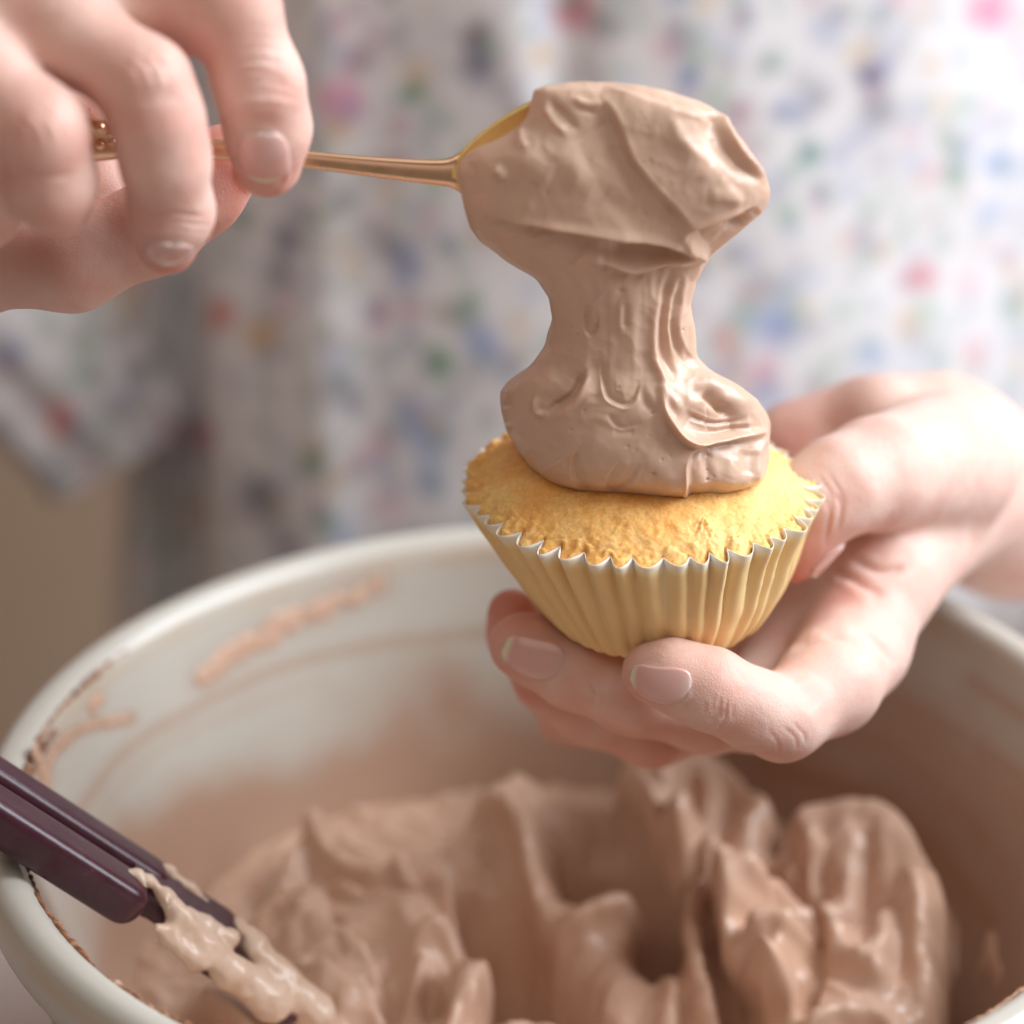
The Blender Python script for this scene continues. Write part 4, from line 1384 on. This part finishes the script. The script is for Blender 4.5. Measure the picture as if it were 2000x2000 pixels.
def skin_n(Vh, Nh, p, r=0.25):
    n = Nh[np.linalg.norm(Vh - p, axis=1) < r].mean(0)
    return n / np.linalg.norm(n)


hA, hB = body_V[0], body_V[1]
NA, NBd = normals(body_V[0], body_F[0]), normals(body_V[1], body_F[1] - len(body_V[0]))
if ((hA - hA.mean(0)) * NA).sum() < 0:
    NA, NBd = -NA, -NBd
p = on_skin(hA, 516, 320)
nail(hA, NA, p, on_skin(hA, 519, 372) - on_skin(hA, 508, 275), skin_n(hA, NA, p), 1.14, 0.90, arch=0.03)
p = on_skin(hA, 326, 508)
nail(hA, NA, p, on_skin(hA, 322, 528) - on_skin(hA, 332, 480), skin_n(hA, NA, p), 0.95, 0.84, arch=0.02)
p = on_skin(hB, 1277, 1350)
nail(hB, NBd, p, on_skin(hB, 1232, 1330) - on_skin(hB, 1318, 1356), skin_n(hB, NBd, p) + np.array([0, -0.1, -0.75]), 1.22, 0.54, arch=0.03)
p = on_skin(hB, 1030, 1301)
nail(hB, NBd, p, on_skin(hB, 985, 1284) - on_skin(hB, 1070, 1316), skin_n(hB, NBd, p) + np.array([0, -0.1, -0.75]), 1.22, 0.56, arch=0.03)
nt0 = np.array([0.95, -0.22, 0.10])
pc = np.array(B_thb[4][:3]) * 0.25 + np.array(B_thb[5][:3]) * 0.75
q = hB[(np.linalg.norm(hB - pc, axis=1) < 0.72) & (np.abs((hB - pc) @ np.array([0, 0, 1.0])) < 0.12)]
p = q[np.argmax((q - pc) @ nt0)]
ta, tb_ = np.array(B_thb[3][:3]), np.array(B_thb[5][:3])
te = tb_ - ta
tq_ = np.clip(((hB - ta) @ te) / (te @ te), 0, 1)
mt = np.linalg.norm(hB - ta - tq_[:, None] * te, axis=1) < 0.85
nail(hB[mt], NBd[mt], p, np.array(B_thb[5][:3]) - np.array(B_thb[3][:3]), nt0, 0.85, 0.78, lift=0.02, arch=0.03)

# ---- dress
WHITE = np.array([0.76, 0.75, 0.765])
PINK, ROSE, CORAL = (0.72, 0.28, 0.42), (0.60, 0.16, 0.22), (0.66, 0.20, 0.17)
GREEN, LEAF, SAGE = (0.10, 0.26, 0.15), (0.16, 0.36, 0.22), (0.36, 0.50, 0.42)
BLUE, NAVY, SKY = (0.20, 0.26, 0.50), (0.07, 0.08, 0.17), (0.36, 0.44, 0.66)
OCHRE, GREY, MAUVE = (0.66, 0.42, 0.16), (0.25, 0.26, 0.31), (0.46, 0.27, 0.34)
motifs = [(665, 200, 52, PINK, 1.0), (660, 250, 30, OCHRE, 0.8), (815, 175, 26, GREEN, 0.8), (790, 190, 20, LEAF, 0.8), (930, 75, 34, NAVY, 0.9), (925, 130, 38, GREY, 0.7), (1120, 15, 46, ROSE, 0.9), (1150, 40, 26, PINK, 0.6),
          (1935, 15, 54, PINK, 1.0), (1330, 70, 38, GREY, 0.6), (1345, 150, 30, BLUE, 0.7), (1440, 40, 24, OCHRE, 0.5), (1510, 120, 24, LEAF, 0.5), (1700, 150, 36, NAVY, 0.85), (1715, 210, 44, GREY, 0.75), (1450, 218, 30, MAUVE, 0.8),
          (1580, 300, 28, GREEN, 0.95), (1550, 330, 22, LEAF, 0.6), (1860, 290, 24, GREEN, 0.7), (1866, 340, 30, GREEN, 0.7), (1950, 320, 34, SKY, 0.9), (1700, 410, 22, LEAF, 0.6), (1930, 420, 30, SKY, 0.7), (1540, 420, 30, SAGE, 0.9), (1600, 380, 28, NAVY, 0.5),
          (1720, 490, 26, OCHRE, 0.5), (1800, 540, 34, ROSE, 0.75), (1770, 555, 22, MAUVE, 0.6), (1980, 600, 30, LEAF, 0.6), (1520, 640, 48, BLUE, 0.75), (1490, 560, 40, GREY, 0.5), (1700, 690, 36, SKY, 0.8), (1430, 690, 36, OCHRE, 0.4), (1500, 760, 40, MAUVE, 0.6), (1640, 600, 22, LEAF, 0.4),
          (760, 480, 40, GREY, 0.7), (790, 520, 32, BLUE, 0.7), (880, 490, 26, LEAF, 0.5), (620, 430, 20, LEAF, 0.5), (690, 120, 40, MAUVE, 0.8), (660, 40, 30, ROSE, 0.5), (760, 320, 26, LEAF, 0.4), (860, 330, 24, SAGE, 0.6), (690, 520, 18, OCHRE, 0.4),
          (745, 615, 26, MAUVE, 0.8), (800, 605, 22, ROSE, 0.4), (850, 705, 34, LEAF, 0.9), (870, 725, 22, GREEN, 0.9), (660, 760, 44, GREY, 0.7), (690, 790, 34, NAVY, 0.5), (940, 670, 44, SKY, 0.8), (960, 690, 26, BLUE, 0.5), (830, 850, 46, SKY, 0.9), (800, 800, 40, BLUE, 0.5), (950, 820, 26, LEAF, 0.6),
          (840, 940, 36, SKY, 0.8), (610, 910, 32, GREEN, 1.0), (700, 905, 30, MAUVE, 0.6), (505, 960, 40, NAVY, 0.8), (520, 990, 44, GREY, 0.7), (640, 1020, 28, GREEN, 1.0), (560, 1060, 34, NAVY, 0.5), (430, 610, 30, CORAL, 0.9), (420, 640, 22, CORAL, 0.6), (510, 655, 36, OCHRE, 0.9), (560, 470, 32, NAVY, 0.8), (550, 540, 40, GREY, 0.7), (590, 420, 26, NAVY, 0.5), (390, 850, 36, ROSE, 0.7), (470, 420, 22, GREEN, 0.6), (380, 1000, 30, OCHRE, 0.5),
          (345, 820, 26, GREEN, 0.7), (900, 600, 26, LEAF, 0.5), (640, 660, 30, GREEN, 0.4), (1250, 40, 26, LEAF, 0.3), (1060, 110, 30, OCHRE, 0.6), (1820, 130, 22, OCHRE, 0.4), (1640, 30, 26, GREY, 0.5), (1830, 700, 30, LEAF, 0.3), (1960, 500, 26, GREY, 0.5), (1900, 690, 26, PINK, 0.4)]
sl_motifs = [(120, 830, 34, CORAL, 0.9), (118, 800, 22, ROSE, 0.7), (165, 668, 34, GREEN, 0.6), (95, 640, 30, GREEN, 0.4), (20, 690, 38, BLUE, 0.7), (240, 790, 40, GREY, 0.7), (275, 720, 34, NAVY, 0.6), (245, 640, 30, GREY, 0.5), (250, 610, 22, OCHRE, 0.5), (205, 890, 30, OCHRE, 0.4), (180, 760, 22, MAUVE, 0.3), (60, 760, 26, GREY, 0.4)]
col_pool = [PINK, LEAF, GREEN, BLUE, BLUE, GREY, GREY, OCHRE, SKY, SKY, NAVY, MAUVE, SAGE, SAGE]


def print_cloth(V, mots, vis, sprigs=5200):
    uv = proj(V)
    col = np.repeat(WHITE[None], len(V), 0)
    n = 14 * noise(V, 1.3, 201)
    n2 = 0.5 + 0.5 * np.clip(noise(V, 2.2, 203) * 2 + 0.5, -1, 1)
    for (u, v, r, c, a) in mots:
        m = vis & (np.abs(uv[:, 0] - u) < r * 2) & (np.abs(uv[:, 1] - v) < r * 2)
        d = np.hypot((uv[m, 0] - u), (uv[m, 1] - v)) + n[m]
        w = min(1.0, a * 1.15) * sstep(r * 1.35, r * 0.3, d) * (0.5 + 0.5 * n2[m])
        col[m] = col[m] * (1 - w[:, None]) + np.array(c) * w[:, None]
    # the rest of the print: small scattered sprigs
    rr = np.random.default_rng(5)
    lo, hi = V.min(0), V.max(0)
    Vi = np.where(vis)[0]
    for k in range(sprigs):
        p = V[Vi[rr.integers(len(Vi))]] + rr.normal(0, 0.2, 3)
        r = rr.uniform(0.22, 0.72)
        c = np.array(col_pool[rr.integers(len(col_pool))])
        m = np.abs(V[:, 2] - p[2]) < r
        m = np.where(m)[0]
        m = m[(np.abs(V[m] - p) < r).all(1)]
        if len(m):
            w = 0.42 * sstep(r, r * 0.1, np.linalg.norm(V[m] - p, axis=1))
            col[m] = col[m] * (1 - w[:, None]) + c * w[:, None]
    return col


dress = None
# bodice and skirt: a closed tube with folds
nz_, na = 250, 460
zz = np.r_[np.linspace(-78, -20.5, 40), np.linspace(-19.5, 34, nz_ - 40)]
al = np.linspace(0, 2 * np.pi, na, endpoint=False)
al = al - 0.62 * np.cos(al) * 1.0 + 0.0
ZG, AG = np.meshgrid(zz, al, indexing='ij')
cxs = 3.2
rx = 14.8 + 0.10 * np.maximum(0, -ZG - 4) - 0.10 * np.maximum(0, ZG - 5)
ry = 13.0 + 0.12 * np.maximum(0, -ZG - 4) * 0.6
ex = 0.90
XG = cxs + rx * np.sign(np.cos(AG)) * np.abs(np.cos(AG)) ** ex
YG = 36 + ry * np.sign(np.sin(AG)) * np.abs(np.sin(AG)) ** ex
P = np.stack([XG, YG, ZG], -1).reshape(-1, 3)
frontm = P[:, 1] < 36
uvd = proj(P)
# hanging folds
fold = 0.4 * noise(P * np.array([1, 0.6, 0.5]) + P[:, 2:3] * np.array([0.35, 0, 0]), 0.20, 213)
fold += -5.0 * np.exp(-((uvd[:, 0] - 338) / 58) ** 2) * frontm
fold += 0.5 * np.exp(-((uvd[:, 0] - 620) / 70) ** 2) * frontm
fold += -0.5 * np.exp(-((uvd[:, 0] - 1100) / 60) ** 2) * sstep(380, 150, uvd[:, 1]) * frontm
P[:, 1] -= np.where(frontm, fold, -0.3 * fold)
o = link('dress', P, grid_faces(nz_, na, wrap_m=True), M_DRESS, person)
attrc(o, 'print', print_cloth(P, motifs, frontm & (P[:, 2] > -20)))
dress = o
# loose sleeve of the spoon arm
axp = np.array([(-20, 34, 27), (-27, 31, 15), PX(-300.0, 400.0, 30.0), PX(0.0, 625.0, 30.0), PX(160.0, 800.0, 30.0), PX(225.0, 890.0, 30.0)], float)
axr = np.array([6.0, 5.6, 4.4, 3.2, 2.75, 2.6])
q = smooth_poly(np.c_[axp, axr], 70)
m = 96
s_ = np.linspace(0, 2 * np.pi, m, endpoint=False)
rows = []
for i in range(len(q)):
    t = q[min(i + 1, len(q) - 1), :3] - q[max(i - 1, 0), :3]
    t /= np.linalg.norm(t)
    e1 = np.cross(t, np.array([0, 1.0, 0]))
    e1 /= np.linalg.norm(e1)
    e2 = np.cross(t, e1)
    rr = q[i, 3] * (1 + 0.07 * np.sin(5 * s_ + i * 0.05) + 0.04 * np.sin(9 * s_ + 1))
    rows.append(q[i, :3] + np.outer(np.cos(s_) * rr, e1) + np.outer(np.sin(s_) * rr * 0.62, e2))
V = np.vstack(rows)
o = link('dress_sleeve', V, grid_faces(len(q), m, wrap_m=True), M_DRESS, person)
attrc(o, 'print', print_cloth(V, sl_motifs, np.ones(len(V), bool), 700))
so = o.modifiers.new('thickness', 'SOLIDIFY')
so.thickness = 0.0012
# sleeve of the cupcake arm
axp = np.array([(27, 34, 27), (31, 32, 14), (31.5, 30.5, 2), (30.5, 29.5, -6)], float)
q = smooth_poly(np.c_[axp, [6, 5.6, 5.4, 5.4]], 40)
rows = []
for i in range(len(q)):
    t = q[min(i + 1, len(q) - 1), :3] - q[max(i - 1, 0), :3]
    t /= np.linalg.norm(t)
    e1 = np.cross(t, np.array([0, 1.0, 0]))
    e1 /= np.linalg.norm(e1)
    e2 = np.cross(t, e1)
    rr = q[i, 3] * (1 + 0.07 * np.sin(5 * s_ + i * 0.05))
    rows.append(q[i, :3] + np.outer(np.cos(s_) * rr, e1) + np.outer(np.sin(s_) * rr, e2))
V = np.vstack(rows)
o = link('dress_sleeve', V, grid_faces(len(q), m, wrap_m=True), M_DRESS, person)
attrc(o, 'print', print_cloth(V, [], np.ones(len(V), bool), 700))
so = o.modifiers.new('thickness', 'SOLIDIFY')
so.thickness = 0.0012
